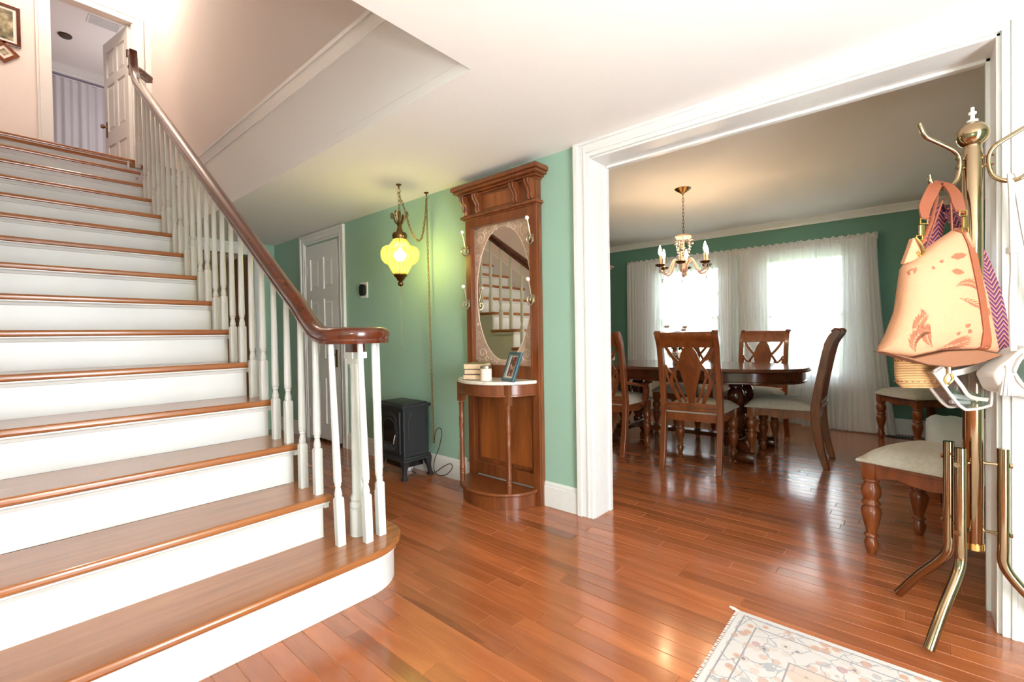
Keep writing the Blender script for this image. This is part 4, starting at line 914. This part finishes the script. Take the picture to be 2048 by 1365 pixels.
for i, z in enumerate((1.14, 1.46)): obj('shelf', boxes(((-.44, -.12, z), (.44, .24, z+.018))), 'cherry', t)
t = thing('quilted_bench', 'low bench under a pale quilted cover behind foreground dining chair', 'bench', (4.22, -.30, 0))
bm = bmesh.new(); g = []; nx, ny = 40, 18
for j in range(ny+1):
    row = []
    for i in range(nx+1):
        x, y = -.5+i/nx, -.24+.48*j/ny; q = abs(math.sin(PI*(i/nx*9)))*abs(math.sin(PI*(j/ny*5))); e = min(1, min(i, nx-i, j*1.5, (ny-j)*1.5)/3)
        row.append(bm.verts.new((x, y, .37+.035*e**.5+.014*q*e)))
    g.append(row)
for a, b in zip(g, g[1:]):
    for i in range(nx): bm.faces.new((a[i], a[i+1], b[i+1], b[i]))
edge = [g[0][i] for i in range(nx+1)]+[g[j][nx] for j in range(1, ny+1)]+[g[ny][i] for i in range(nx-1, -1, -1)]+[g[j][0] for j in range(ny-1, 0, -1)]
prev = edge
for z, k in ((.30, 1.01), (.21, 1.02), (.17, 1.015)):
    nw_ = [bm.verts.new((v.co.x*1.0+(.012*math.sin(i*.9) if z < .25 else 0)+(.01 if v.co.x > .4 else 0), v.co.y*k, z+.008*math.sin(i*.7)*(z < .2))) for i, v in enumerate(edge)]
    for i in range(len(edge)): bm.faces.new((prev[i], prev[(i+1) % len(edge)], nw_[(i+1) % len(edge)], nw_[i]))
    prev = nw_
obj('quilted_cover', bm, 'linen', t, 3)
obj('seat_base', boxes(((-.48, -.22, .2), (.48, .22, .36))), 'linen', t)
for sx in (-1, 1):
    for sy in (-1, 1): obj('leg', mk(lathe, [(.016, 0), (.02, .1), (.024, .2)], (sx*.42, sy*.17, 0), 10), 'walnut', t)
t = thing('floor_vent', 'dark oval metal floor vent by the window wall baseboard', 'vent', (5.86, .06, 0))
bm = bmesh.new(); ellipse_plate(bm, 0, 0, .07, .16, .0005, .008, 28); obj('rim', bm, 'black', t, .5)
bm = bmesh.new()
for i in range(11): y = -.12+i*.024; bx(bm, (-.045, y-.004, .008), (.045, y+.004, .011))
obj('louvre', bm, 'blackin', t)

# ------------------------------------------------------------------ chandelier
CHX, CHY = 4.03, 1.515
t = thing('chandelier', 'rose glass chandelier with candle bulbs over the dining table', 'chandelier', (CHX, CHY, 0), .25)
obj('canopy', mk(lathe, [(.068, ZD), (.068, ZD-.004), (.05, ZD-.018), (.022, ZD-.036), (.008, ZD-.045), (.006, ZD-.055)], (0, 0, 0), 24), 'abrass', t, SM)
bm = bmesh.new(); chain_links(bm, [(0, 0, ZD-.05), (0, 0, 1.90)], .034, .002, .0075); obj('chain', bm, 'abrass', t, 3)
bm = bmesh.new(); n = 36; rg = []
for r, z in ((.012, 1.905), (.05, 1.90), (.066, 1.885), (.06, 1.87), (.02, 1.862)):
    rg.append([bm.verts.new((r*(1+.1*math.cos(6*2*PI*i/n))*math.cos(2*PI*i/n), r*(1+.1*math.cos(6*2*PI*i/n))*math.sin(2*PI*i/n), z)) for i in range(n)])
skin(bm, rg); obj('top_bowl', bm, 'pinkglass', t, SM)
obj('column', mk(lathe, [(.006, 1.89), (.006, 1.70), (.014, 1.685), (.02, 1.665), (.016, 1.645), (.03, 1.635), (.036, 1.61), (.028, 1.585), (.012, 1.575), (.02, 1.555), (.008, 1.535)], (0, 0, 0), 16), 'pinkglass', t, SM)
def ball(bm, c, r, s=6, sz=1): bmesh.ops.create_uvsphere(bm, u_segments=s+2, v_segments=s, radius=r, matrix=Matrix.Translation(c) @ Matrix.Diagonal((1, 1, sz, 1)))
for k in range(6):
    a = k*PI/3; bm = bmesh.new()
    for i in range(7): u = i/6; r = .058-.025*u+.01*math.sin(PI*u); ball(bm, (r*math.cos(a), r*math.sin(a), 1.85-.155*u), .0095)
    obj('bead_string', bm, 'crystal', t, 3)
    bm = bmesh.new(); ball(bm, (.07*math.cos(a+.5), .07*math.sin(a+.5), 1.835), .013, 6, 1.7); obj('crystal_drop', bm, 'crystal', t)
RA = .208
for k in range(6):
    a = k*PI/3; c, s = math.cos(a), math.sin(a)
    bm = bmesh.new(); P = smooth([(r*c, r*s, z) for r, z in ((.022, 1.62), (.045, 1.665), (.075, 1.685), (.10, 1.66), (.12, 1.60), (.15, 1.57), (.185, 1.575), (RA, 1.60), (RA, 1.625))], 4); tube(bm, P, .0085, 8); am = obj('arm', bm, 'pinkglass', t, SM)
    ctr = (RA*c, RA*s, 0)
    obj('drip_pan', mk(lathe, [(.006, 1.622), (.03, 1.628), (.042, 1.640), (.043, 1.645), (.03, 1.634), (.008, 1.632)], ctr, 18), 'abrass', am, SM)
    obj('candle_sleeve', mk(lathe, [(.0095, 1.632), (.0095, 1.725), (.006, 1.727)], ctr, 12), plain('candle_cream', (246, 214, 170), .4) if k == 0 else bpy.data.materials['candle_cream'], am, SM)
    obj('candle_bulb', mk(lathe, [(.005, 1.727), (.012, 1.738), (.0145, 1.755), (.012, 1.775), (.006, 1.795), (.0015, 1.81)], ctr, 12), 'bulboff' if k == 3 else 'bulb', am, 3)
    bm = bmesh.new()
    for q in range(4):
        b = q*PI/2+.3; p = V(ctr[0]+.04*math.cos(b), ctr[1]+.04*math.sin(b), 1.628); ball(bm, p, .005, 4); ball(bm, p-V(0, 0, .022), .008, 5, 1.8)
    obj('prisms', bm, 'crystal', am)
    bm = bmesh.new(); a2 = a+PI/3
    for i in range(15):
        u = i/14; ball(bm, (RA*((1-u)*c+u*math.cos(a2)), RA*((1-u)*s+u*math.sin(a2)), 1.60-.32*u*(1-u)), .0048, 4)
    ball(bm, (RA*.866*math.cos((a+a2)/2), RA*.866*math.sin((a+a2)/2), 1.505), .010, 5, 1.5); obj('crystal_swag', bm, 'crystal', t)
bm = bmesh.new(); ball(bm, (0, 0, 1.505), .03, 10); obj('bottom_ball', bm, 'crystal', t, 3)

# ------------------------------------------------------------------ rug
t = thing('area_rug', 'faded cream and rose patterned rug at bottom right of the floor', 'rug', (1.382, -.272, 0), .0)
obj('pile', mk(rnd_box, (-.475, -.775, .0005), (.475, .775, .008), .003), 'rug', t)
bm = bmesh.new()
for i in range(120):
    x = -.47+.94*i/119; tube(bm, [(x, .774, .004), (x+rnd.uniform(-.004, .004), .786, .003)], .0018, 4)
tube(bm, [(.468, .77, .005), (.478, .792, .006), (.482, .81, .004)], .004, 5); tube(bm, [(.47, .772, .005), (.472, .80, .006)], .003, 5); o = obj('fringe', bm, 'petal', t)

# ------------------------------------------------------------------ coat rack
RX, RY = 2.214, -.148
t = thing('coat_rack', 'polished brass coat rack with bent tube legs hung with bags', 'coat rack', (RX, RY, 0), 0)
obj('pole', mk(lathe, [(.0225, .315), (.0265, .32), (.0265, 1.655), (.024, 1.66), (.0245, 1.672)], (0, 0, 0), 24), 'brass', t, SM)
obj('end_cap', mk(lathe, [(.02, .302), (.0285, .305), (.0285, .325), (.0265, .326)], (0, 0, 0), 20), 'gold', t, SM)
bm = bmesh.new(); bmesh.ops.create_uvsphere(bm, u_segments=24, v_segments=16, radius=.044, matrix=Matrix.Translation((0, 0, 1.708))); obj('ball_finial', bm, 'brass', t, 3)
bm = bmesh.new(); lathe(bm, [(.014, 1.751), (.015, 1.757), (.006, 1.759), (.0055, 1.775), (.0105, 1.778), (.0105, 1.784), (.005, 1.786), (.005, 1.80)], (0, 0, 0), 14); obj('finial_stub', bm, 'porcelain', t, SM)
LA = [math.atan2(.21, .147), math.atan2(.112, -.204), math.radians(-85)]
for i, a in enumerate(LA):
    c, s = math.cos(a), math.sin(a); R0 = .072; Rf = .245
    bm = bmesh.new(); P = smooth([(R0*c, R0*s, .655), (R0*c, R0*s, .50), (R0*c, R0*s, .34), (R0*c*1.02, R0*s*1.02, .27), ((R0+.03)*c, (R0+.03)*s, .215), ((R0+.10)*c, (R0+.10)*s, .125), (Rf*c, Rf*s, .0155)], 4); tube(bm, P, .0155, 14); lg = obj('leg', bm, 'brass', t, SM)
    for z in (.60, .37):
        bm = bmesh.new(); tube(bm, [(.024*c, .024*s, z), ((R0+.02)*c, (R0+.02)*s, z)], .0055, 8); tube(bm, [((R0+.014)*c, (R0+.014)*s, z), ((R0+.021)*c, (R0+.021)*s, z)], .009, 8); obj('bolt', bm, 'brass', lg, SM)
for i, (a, dz) in enumerate(((math.radians(125), .045), (math.radians(-93), .045), (math.radians(-4), .02), (0, -.42))):
    if i == 3: continue
    c, s = math.cos(a), math.sin(a); bm = bmesh.new()
    P = smooth([(r*c, r*s, z+dz) for r, z in ((.165, 1.712), (.150, 1.675), (.135, 1.660), (.09, 1.635), (.055, 1.612), (.040, 1.585), (.040, 1.545), (.050, 1.512), (.075, 1.492), (.105, 1.490), (.128, 1.508), (.135, 1.535))], 4)
    tube(bm, P, .0072, 10); hk = obj('double_hook', bm, 'brass', t, SM)
    bm = bmesh.new()
    for z in (1.555, 1.585): obj('screw', mk(tube, [(.024*c, .024*s, z+dz), (.050*c, .050*s, z+dz)], .005, 8), 'brass', hk, SM)

# ------------------------------------------------------------------ bags on the rack (local x to the right along the camera side, y away, z up)
BRZ = math.atan2(rt.y, rt.x)
def plate2(bm, poly, y0, y1): 
    a = [bm.verts.new((x, y0, z)) for x, z in poly]; b = [bm.verts.new((x, y1, z)) for x, z in poly]; skin(bm, [a, b])
# palm print handbag
bag = thing('palm_print_handbag', 'peach palm-print canvas handbag with tan leather straps on left hook', 'bag', (2.0, -.06, .0), BRZ)
fz = 1.116
F = [(-.197, .988), (-.175, 1.02), (-.14, 1.11), (-.128, 1.19), (-.118, 1.26), (-.09, 1.275), (-.02, 1.33), (.05, 1.375), (.075, 1.375), (.10, 1.30), (.14, 1.16), (.166, 1.03), (.178, .972), (.10, .985), (.0, .985), (-.10, .965)]
bm = bmesh.new(); n = len(F); cx = sum(p[0] for p in F)/n; cz_ = sum(p[1] for p in F)/n
rings = []
for k, y, zz in ((.0, -.042, 0), (.55, -.040, 0), (.9, -.026, 0), (1.0, 0.0, 0), (.9, .026, 0), (.55, .04, 0), (.0, .042, 0)):
    rings.append([bm.verts.new((cx+(p[0]-cx)*max(k, .01), y, cz_+(p[1]-cz_)*max(k, .01))) for p in F])
skin(bm, rings); body = obj('bag_body', bm, 'canvas', bag, 1.2)
bm = bmesh.new(); BB = [(-.197, .988), (-.10, .964), (0, .985), (.10, .988), (.178, .972), (.10, .945), (.02, .935), (-.06, .945)]; plate2(bm, BB, -.024, .03); obj('bag_base', bm, 'canvasbase', bag, .6, bevel=.004)
bm = bmesh.new(); pts = [(.052, 1.372), (.072, 1.30), (.096, 1.16), (.110, 1.04), (.117, .985)]
def front_y(x, z):
    k = 0
    # distance fraction from the centre to the outline along this direction
    dx, dz = x-cx, z-cz_; best = 9
    for i in range(n):
        a, b = F[i], F[(i+1) % n]; ax, az, bx_, bz = a[0]-cx, a[1]-cz_, b[0]-cx, b[1]-cz_
        den = dx*(bz-az)-dz*(bx_-ax)
        if abs(den) < 1e-9: continue
        tt = (ax*(bz-az)-az*(bx_-ax))/den; uu = (ax*dz-az*dx)/den if True else 0
        if tt > 0 and -1e-6 <= uu <= 1+1e-6: best = min(best, tt)
    k = min(1, 1/best if best < 9 else 0)
    for (k0, y0), (k1, y1) in zip(((0, -.042), (.55, -.040), (.9, -.026)), ((.55, -.040), (.9, -.026), (1.0, 0))):
        if k <= k1: return y0+(y1-y0)*(k-k0)/(k1-k0)
    return 0
def on_front(bm, poly, off=.0012, sub=6):
    """flat print or strap laid over the curved bag front"""
    c0 = (sum(p[0] for p in poly)/len(poly), sum(p[1] for p in poly)/len(poly)); vs = [bm.verts.new((x, front_y(x, z)-off, z)) for x, z in poly]; cc = bm.verts.new((c0[0], front_y(*c0)-off, c0[1]))
    for i in range(len(vs)): bm.faces.new((vs[i], vs[(i+1) % len(vs)], cc))
def ribbon(bm, pts, w, off):
    P = [(p.x, p.y) for p in smooth([(a, b, 0) for a, b in pts], 6)]; o_ = strip(P, w); m_ = len(P); L_, R_ = o_[:m_], o_[m_:][::-1]
    a = [bm.verts.new((x, front_y(x, z)-off, z)) for x, z in L_]; b = [bm.verts.new((x, front_y(x, z)-off, z)) for x, z in R_]; c = [bm.verts.new((x, front_y(x, z)+.002, z)) for x, z in L_]; d_ = [bm.verts.new((x, front_y(x, z)+.002, z)) for x, z in R_]
    for i in range(m_-1): bm.faces.new((a[i], a[i+1], b[i+1], b[i])); bm.faces.new((a[i], a[i+1], c[i+1], c[i])); bm.faces.new((b[i], b[i+1], d_[i+1], d_[i]))
ribbon(bm, pts, .028, .004); obj('leather_band', bm, 'tan', bag, SM)
bm = bmesh.new()
def frond(x, z, L, ang, curl, w, nl=9):
    px, pz, a = x, z, ang; st = L/nl
    for i in range(nl):
        nx_, nz_ = px+st*math.cos(a), pz+st*math.sin(a); ll = w*math.sin(PI*(i+.7)/(nl+.6))
        for sd in (-1, 1):
            b = a+sd*.75; ex, ez = nx_+ll*math.cos(b), nz_+ll*math.sin(b); mx, mz = (px+ex)/2, (pz+ez)/2; q = .16*ll
            on_front(bm, [(px, pz), (mx-q*math.sin(b), mz+q*math.cos(b)), (ex, ez), (mx+q*math.sin(b), mz-q*math.cos(b))])
        px, pz, a = nx_, nz_, a+curl
frond(-.10, .985, .09, 2.2, -.25, .035); frond(-.03, .99, .10, .25, .02, .030); frond(-.05, 1.0, .08, 2.4, -.1, .028); frond(-.12, 1.03, .085, 1.3, -.06, .024)
frond(.01, 1.185, .085, .55, -.16, .022); frond(.02, 1.15, .09, -.25, -.05, .016, 7)
def leaf(x, z, L, a, w):
    c, s = math.cos(a), math.sin(a); on_front(bm, [(x, z), (x+.3*L*c-w*s, z+.3*L*s+w*c), (x+.7*L*c-w*.8*s, z+.7*L*s+w*.8*c), (x+L*c, z+L*s), (x+.7*L*c+w*.8*s, z+.7*L*s-w*.8*c), (x+.3*L*c+w*s, z+.3*L*s-w*c)])
for q in ((.0, 1.275, .05, .2, .010), (.0, 1.235, .038, -.2, .009), (-.115, 1.225, .03, 1, .007), (.11, 1.12, .03, -.9, .010), (.145, 1.08, .02, 1.9, .007), (-.085, 1.10, .02, 2, .005), (.04, 1.06, .02, .5, .006), (.06, 1.04, .016, 2, .006), (.02, 1.035, .014, 1, .005), (-.03, 1.26, .012, 1, .005), (-.05, 1.24, .012, 2, .004)): leaf(*q)
obj('palm_print', bm, 'canvasprint', bag)['kind'] = 'stuff'
# strap over the hook and its hardware
bm = bmesh.new()
def strap(bm, pts, ws, th=.005):
    P = smooth(pts, 5); m_ = len(P); rings = []
    for i, p in enumerate(P):
        t_ = (P[min(i+1, m_-1)]-P[max(i-1, 0)]).normalized(); k = i/(m_-1)*(len(ws)-1); w_ = ws[int(k)]+(ws[min(int(k)+1, len(ws)-1)]-ws[int(k)])*(k-int(k))
        ax = V(1, 0, 0) if abs(t_.z) > .3 else V(1, 0, 0); ax = (ax-t_*ax.dot(t_)).normalized(); nn = t_.cross(ax).normalized()
        rings.append([bm.verts.new(p+ax*x*w_/2+nn*y*th/2) for x, y in ((-1, -1), (1, -1), (1, 1), (-1, 1))])
    skin(bm, rings)
strap(bm, [(-.048, .000, 1.405), (-.02, .03, 1.45), (.045, .075, 1.515), (.085, .105, 1.544)], [.020, .034, .036, .034]); strap(bm, [(.083, .106, 1.543), (.103, .113, 1.550), (.118, .10, 1.540), (.105, .06, 1.50), (.068, .01, 1.45), (.045, -.02, 1.42)], [.034, .036, .036, .036, .034, .024]); obj('shoulder_strap', bm, 'tan', bag, .8)
bm = bmesh.new(); tube(bm, [(-.045, .015, 1.325), (.0, .03, 1.40), (.07, .085, 1.50)], .0055, 8); obj('thin_strap', bm, 'tan', bag, SM)
def link(x, y, z, dx):
    b = bmesh.new(); R_ = lambda zc, w_, h_: tube(b, [(x+dx*(zc-z)-w_, y, zc-h_), (x+dx*(zc-z)+w_, y, zc-h_), (x+dx*(zc-z)+w_, y, zc+h_), (x+dx*(zc-z)-w_, y, zc+h_), (x+dx*(zc-z)-w_, y, zc-h_)], .0022, 6)
    R_(z, .011, .008); rnd_box(b, (x+dx*-.032-.006, y-.004, z-.045), (x+dx*-.02+.006, y+.004, z-.012), .002); R_(z-.052, .009, .007); obj('gold_buckle', b, 'gold', bag, SM)
link(-.050, 0, 1.397, .28); link(.052, -.022, 1.415, -.12)
bm = bmesh.new(); tube(bm, smooth([(-.082, -.005, 1.345), (-.072, -.012, 1.325), (-.062, -.012, 1.30), (-.066, -.006, 1.285), (-.078, -.008, 1.30)], 4), .004, 6); obj('zip_pull', bm, 'gold', bag, SM)
bm = bmesh.new(); plate2(bm, [(-.118, 1.262), (-.10, 1.31), (-.088, 1.345), (-.075, 1.34), (-.06, 1.30), (-.075, 1.275)], -.006, .012); obj('side_tab', bm, 'canvas', bag, .6, bevel=.003)

def local(name, label, cat, fwd_off, x, z, **k):
    """place a hanging thing relative to the pole: x to the right, fwd_off away from the viewer"""
    f = V(math.cos(yaw), math.sin(yaw), 0); r = V(rt.x, rt.y, 0)
    p = V(RX, RY, 0)+f*fwd_off+r*x
    return thing(name, label, cat, (p.x, p.y, z), BRZ, **k)
# straw bag behind the handbag
t = local('straw_bag', 'small woven straw bag hanging behind the peach handbag', 'bag', .02, -.165, .90)
bm = bmesh.new(); rings = []
for k, z in ((.70, -.045), (.92, -.030), (1.0, .0), (1.0, .06), (.96, .14)): rings.append([bm.verts.new((k*.082*math.cos(2*PI*i/28), k*.034*math.sin(2*PI*i/28), z)) for i in range(28)])
skin(bm, rings); obj('woven_body', bm, 'straw', t, SM)
bm = bmesh.new()
for z in (-.022, .05):
    for i in range(26):
        a = 2*PI*i/26; tube(bm, [(.082*math.cos(a), .034*math.sin(a), z), (.0835*math.cos(a), .035*math.sin(a), z)], .0025, 5)
obj('eyelets', bm, 'oakdark', t)
obj('handle_cord', mk(tube, [(-.06, 0, .13), (.02, .01, .40), (.10, .02, .60), (.128, .02, .615), (.12, .0, .35), (.06, 0, .13)], .0035, 6), 'tan', t, SM)
# chevron strap bag
t = local('chevron_bag_strap', 'coral and purple chevron woven bag strap looped over back hook', 'strap', .05, 0, .95)
bm = bmesh.new(); strap(bm, [(-.045, .045, -.06), (-.055, .05, .10), (-.052, .055, .30), (-.03, .055, .48), (.0, .05, .535), (.015, .03, .50), (.025, -.04, .36), (.04, -.08, .2), (.055, -.09, .05), (.07, -.09, -.08)], [.06]*10, .004); obj('woven_strap', bm, 'chevron', t, .8)
bm = bmesh.new(); obj('strap_stitch', boxes(((.04, -.094, -.09), (.10, -.086, -.08)), ((-.075, .04, -.07), (-.015, .05, -.06))), 'tan', t)
# clear bag with white trim, left of the pole
t = local('clear_vinyl_bag', 'clear vinyl bag with white trim and gold clasp below the handbag', 'bag', -.02, -.065, .85)
P = [(-.115, .065), (-.085, .082), (.02, .105), (.07, .11), (.075, -.03), (.06, -.052), (.0, -.062), (-.02, -.055), (-.045, -.03)]
bm = bmesh.new(); plate2(bm, P, -.03, .03); obj('vinyl_body', bm, 'pvc', t)
bm = bmesh.new()
for y in (-.03, .03): tube(bm, smooth([(x, y, z) for x, z in P+[P[0]]], 4), .005, 6)
obj('white_trim', bm, 'wvinyl', t, SM)
bm = bmesh.new(); plate2(bm, [(-.112, .062), (-.088, .080), (-.055, .06), (-.07, .02), (-.078, .012)], -.036, -.031); strap(bm, [(-.06, -.034, .06), (-.03, -.036, .02), (-.0, -.036, -.018), (.06, -.034, -.03)], [.012]*4, .003); strap(bm, [(-.075, -.033, .055), (0, -.034, .07), (.06, -.034, .095)], [.02]*3, .003); obj('trim_panel', bm, 'wvinyl', t, .8)
bm = bmesh.new(); tube(bm, [(-.108, -.04, .115), (-.108, -.04, .098), (-.03, -.04, .09), (-.03, -.04, .105)], .0025, 6); tube(bm, [(-.074, -.04, .094), (-.073, -.04, .06)], [.005, .007], 8); tube(bm, smooth([(-.073, -.04, .062), (-.086, -.04, .04), (-.076, -.04, .025), (-.06, -.04, .04), (-.066, -.04, .058)], 4), .0028, 6); obj('gold_clasp', bm, 'gold', t, SM)
bm = bmesh.new(); tube(bm, [(-.03, 0, -.02), (.05, 0, -.03)], .008, 8); tube(bm, [(-.02, .012, -.042), (.06, .012, -.045)], .007, 8); obj('pens', bm, 'white', t, SM)
# white bag at the right edge
t = local('white_clear_bag', 'white vinyl bag with clear window hanging on right hook at picture edge', 'bag', -.14, .035, .90)
P = [(-.125, .015), (-.10, .04), (-.075, .058), (-.04, .09), (.0, .10), (.10, .085), (.19, .05), (.2, -.08), (.12, -.085), (.06, -.08), (-.02, -.062), (-.10, -.04)]
bm = bmesh.new()
Sx = [(-.085, .02), (-.06, .07), (-.03, .098), (.05, .1), (.19, .07), (.2, -.1), (.12, -.085), (.06, -.05), (-.02, .0)]
plate2(bm, P, -.02, .05); obj('bag_shell', bm, 'wvinyl', t, .5, bevel=.012)
Wn = [(-.075, .02), (-.045, .07), (.03, .085), (.12, .07), (.19, .03), (.19, -.055), (.10, -.06), (.03, -.05), (-.04, -.025)]
bm = bmesh.new(); plate2(bm, Wn, -.026, -.021); obj('clear_window', bm, 'pvc', t)
bm = bmesh.new(); plate2(bm, [(x*.97+.002, z*.97) for x, z in Wn], -.0209, -.0203); obj('window_lining', bm, plain('window_lining', (176, 170, 160), .5, var=.3, bump=(12, .5)), t)
bm = bmesh.new(); tube(bm, smooth([(x, -.024, z) for x, z in Wn+[Wn[0]]], 4), .006, 6); obj('window_trim', bm, 'wvinyl', t, SM)
bm = bmesh.new(); strap(bm, [(-.06, -.01, .085), (-.066, -.012, .22), (-.054, -.005, .33), (-.045, .005, .40)], [.020, .021, .020, .018], .005); strap(bm, [(-.045, .005, .40), (-.02, .03, .50), (.01, .06, .60), (.028, .08, .648), (.042, .088, .652), (.056, .085, .60), (.065, .07, .45), (.09, .05, .25), (.12, .03, .08)], [.018]*9, .004); obj('shoulder_strap', bm, 'wvinyl', t, .8)
bm = bmesh.new(); rnd_box(bm, (-.062, -.006, .385), (-.034, .012, .405), .003); obj('strap_keeper', bm, 'wvinyl', t)
bm = bmesh.new(); tube(bm, [(-.088, -.02, .01), (-.088, -.02, .04)], .009, 10)
for i in range(12):
    a = 2*PI*i/12; tube(bm, [(-.088+.008*math.cos(a), -.02+.008*math.sin(a), .02), (-.088+.020*math.cos(a), -.02+.014*math.sin(a), -.05)], [.004, .0055], 5)
obj('tassel', bm, 'wvinyl', t, SM)

# ------------------------------------------------------------------ upstairs things
def frame_pic(lab, x, z, w, h, rot, fm, art):
    t = thing('wall_picture', lab, 'picture', (x, YL-.001, z), 0, 'pictures on the landing wall'); R_ = Matrix.Rotation(rot, 4, 'Y')
    b = boxes(((-w, -.022, -h), (-w+.028, 0, h)), ((w-.028, -.022, -h), (w, 0, h)), ((-w+.028, -.022, -h), (w-.028, 0, -h+.028)), ((-w+.028, -.022, h-.028), (w-.028, 0, h))); bmesh.ops.transform(b, matrix=R_, verts=b.verts[:]); obj('frame', b, fm, t, bevel=.004)
    b = boxes(((-w+.028, -.012, -h+.028), (w-.028, -.004, h-.028))); bmesh.ops.transform(b, matrix=R_, verts=b.verts[:]); obj('mat_board', b, 'petal', t)
    b = boxes(((-w+.05, -.015, -h+.05), (w-.05, -.0125, h-.05))); bmesh.ops.transform(b, matrix=R_, verts=b.verts[:]); obj('print', b, art, t)
m = N('landscape_print'); z_ = m.n('TexNoise'); z_.inputs['Scale'].default_value = 14; z_.inputs['Detail'].default_value = 5; m.l(m.coord(), z_.inputs['Vector']); m.l(m.ramp(z_.outputs[0], [(.35, (66, 68, 56)), (.5, (128, 120, 92)), (.65, (190, 180, 150))]), m.b.inputs['Base Color'])
frame_pic('dark red framed landscape picture at top left of landing wall', .17, 4.10, .16, .19, 0, 'rail', m.m)
frame_pic('small diamond-hung dark plaque under the framed landscape on landing wall', .215, 3.83, .075, .075, PI/4, 'oakdark', m.m)
t = thing('bedroom_curtain', 'white sheer curtain on far purple wall beyond upstairs door', 'curtain', (0, 0, 0))
bm = bmesh.new(); g = []
for j in range(9):
    v = j/8; row = []
    for i in range(91): u = i/90; row.append(bm.verts.new((.45+.82*u, 8.90+.02*math.sin(u*60+v)+.012*math.sin(u*23), 4.72-1.87*v)))
    g.append(row)
for a, b in zip(g, g[1:]):
    for i in range(90): bm.faces.new((a[i], a[i+1], b[i+1], b[i]))
obj('curtain_cloth', bm, 'sheerdense', t, 3); obj('rod', mk(tube, [(.4, 8.92, 4.735), (1.3, 8.92, 4.735)], .008, 8), 'white', t)
t = thing('smoke_detector', 'small dark round detector on the upstairs bedroom ceiling', 'detector', (.794, 8.078, 4.93)); obj('body', mk(lathe, [(.06, -.0005), (.062, -.02), (.045, -.032), (.01, -.034)], (0, 0, 0), 20), plain('bronze_dark', (78, 66, 58), .5), t, .6); obj('base_ring', mk(lathe, [(.068, -.0005), (.068, -.008), (.06, -.010)], (0, 0, 0), 20), 'abrass', t)
t = thing('ceiling_vent', 'white ceiling vent in the upstairs bedroom above open door', 'vent', (1.08, 7.45, 4.93)); b = boxes(((-.15, -.1, -.008), (.15, -.085, -.0005)), ((-.15, .085, -.008), (.15, .1, -.0005)), ((-.15, -.085, -.008), (-.135, .085, -.0005)), ((.135, -.085, -.008), (.15, .085, -.0005))); obj('frame', b, 'white', t)
b = bmesh.new()
for i in range(8): bx(b, (-.135, -.075+i*.02, -.006), (.135, -.066+i*.02, -.002))
obj('louvre', b, 'white', t)
t = thing('landing_lamp', 'white glass dome lamp at top of upstairs landing wall', 'lamp', (1.22, 6.42, 4.86)); obj('dome', mk(lathe, [(.005, -.075), (.05, -.068), (.085, -.04), (.10, 0), (.085, .02), (.03, .03)], (0, 0, 0), 24), emit('lamp_dome', (255, 225, 185), 6), t, 3); obj('fitter', mk(lathe, [(.03, .03), (.05, .05), (.05, .34)], (0, 0, 0), 16), 'white', t)
lamp('landing_lamp_light', 'POINT', (.72, 5.7, 4.95), 34, (1, .86, .72), .12)
lamp('bedroom_fill', 'POINT', (1.5, 7.8, 3.9), 20, (1, .95, .9), .3)  # added fill light without a visible source, brightens the bedroom
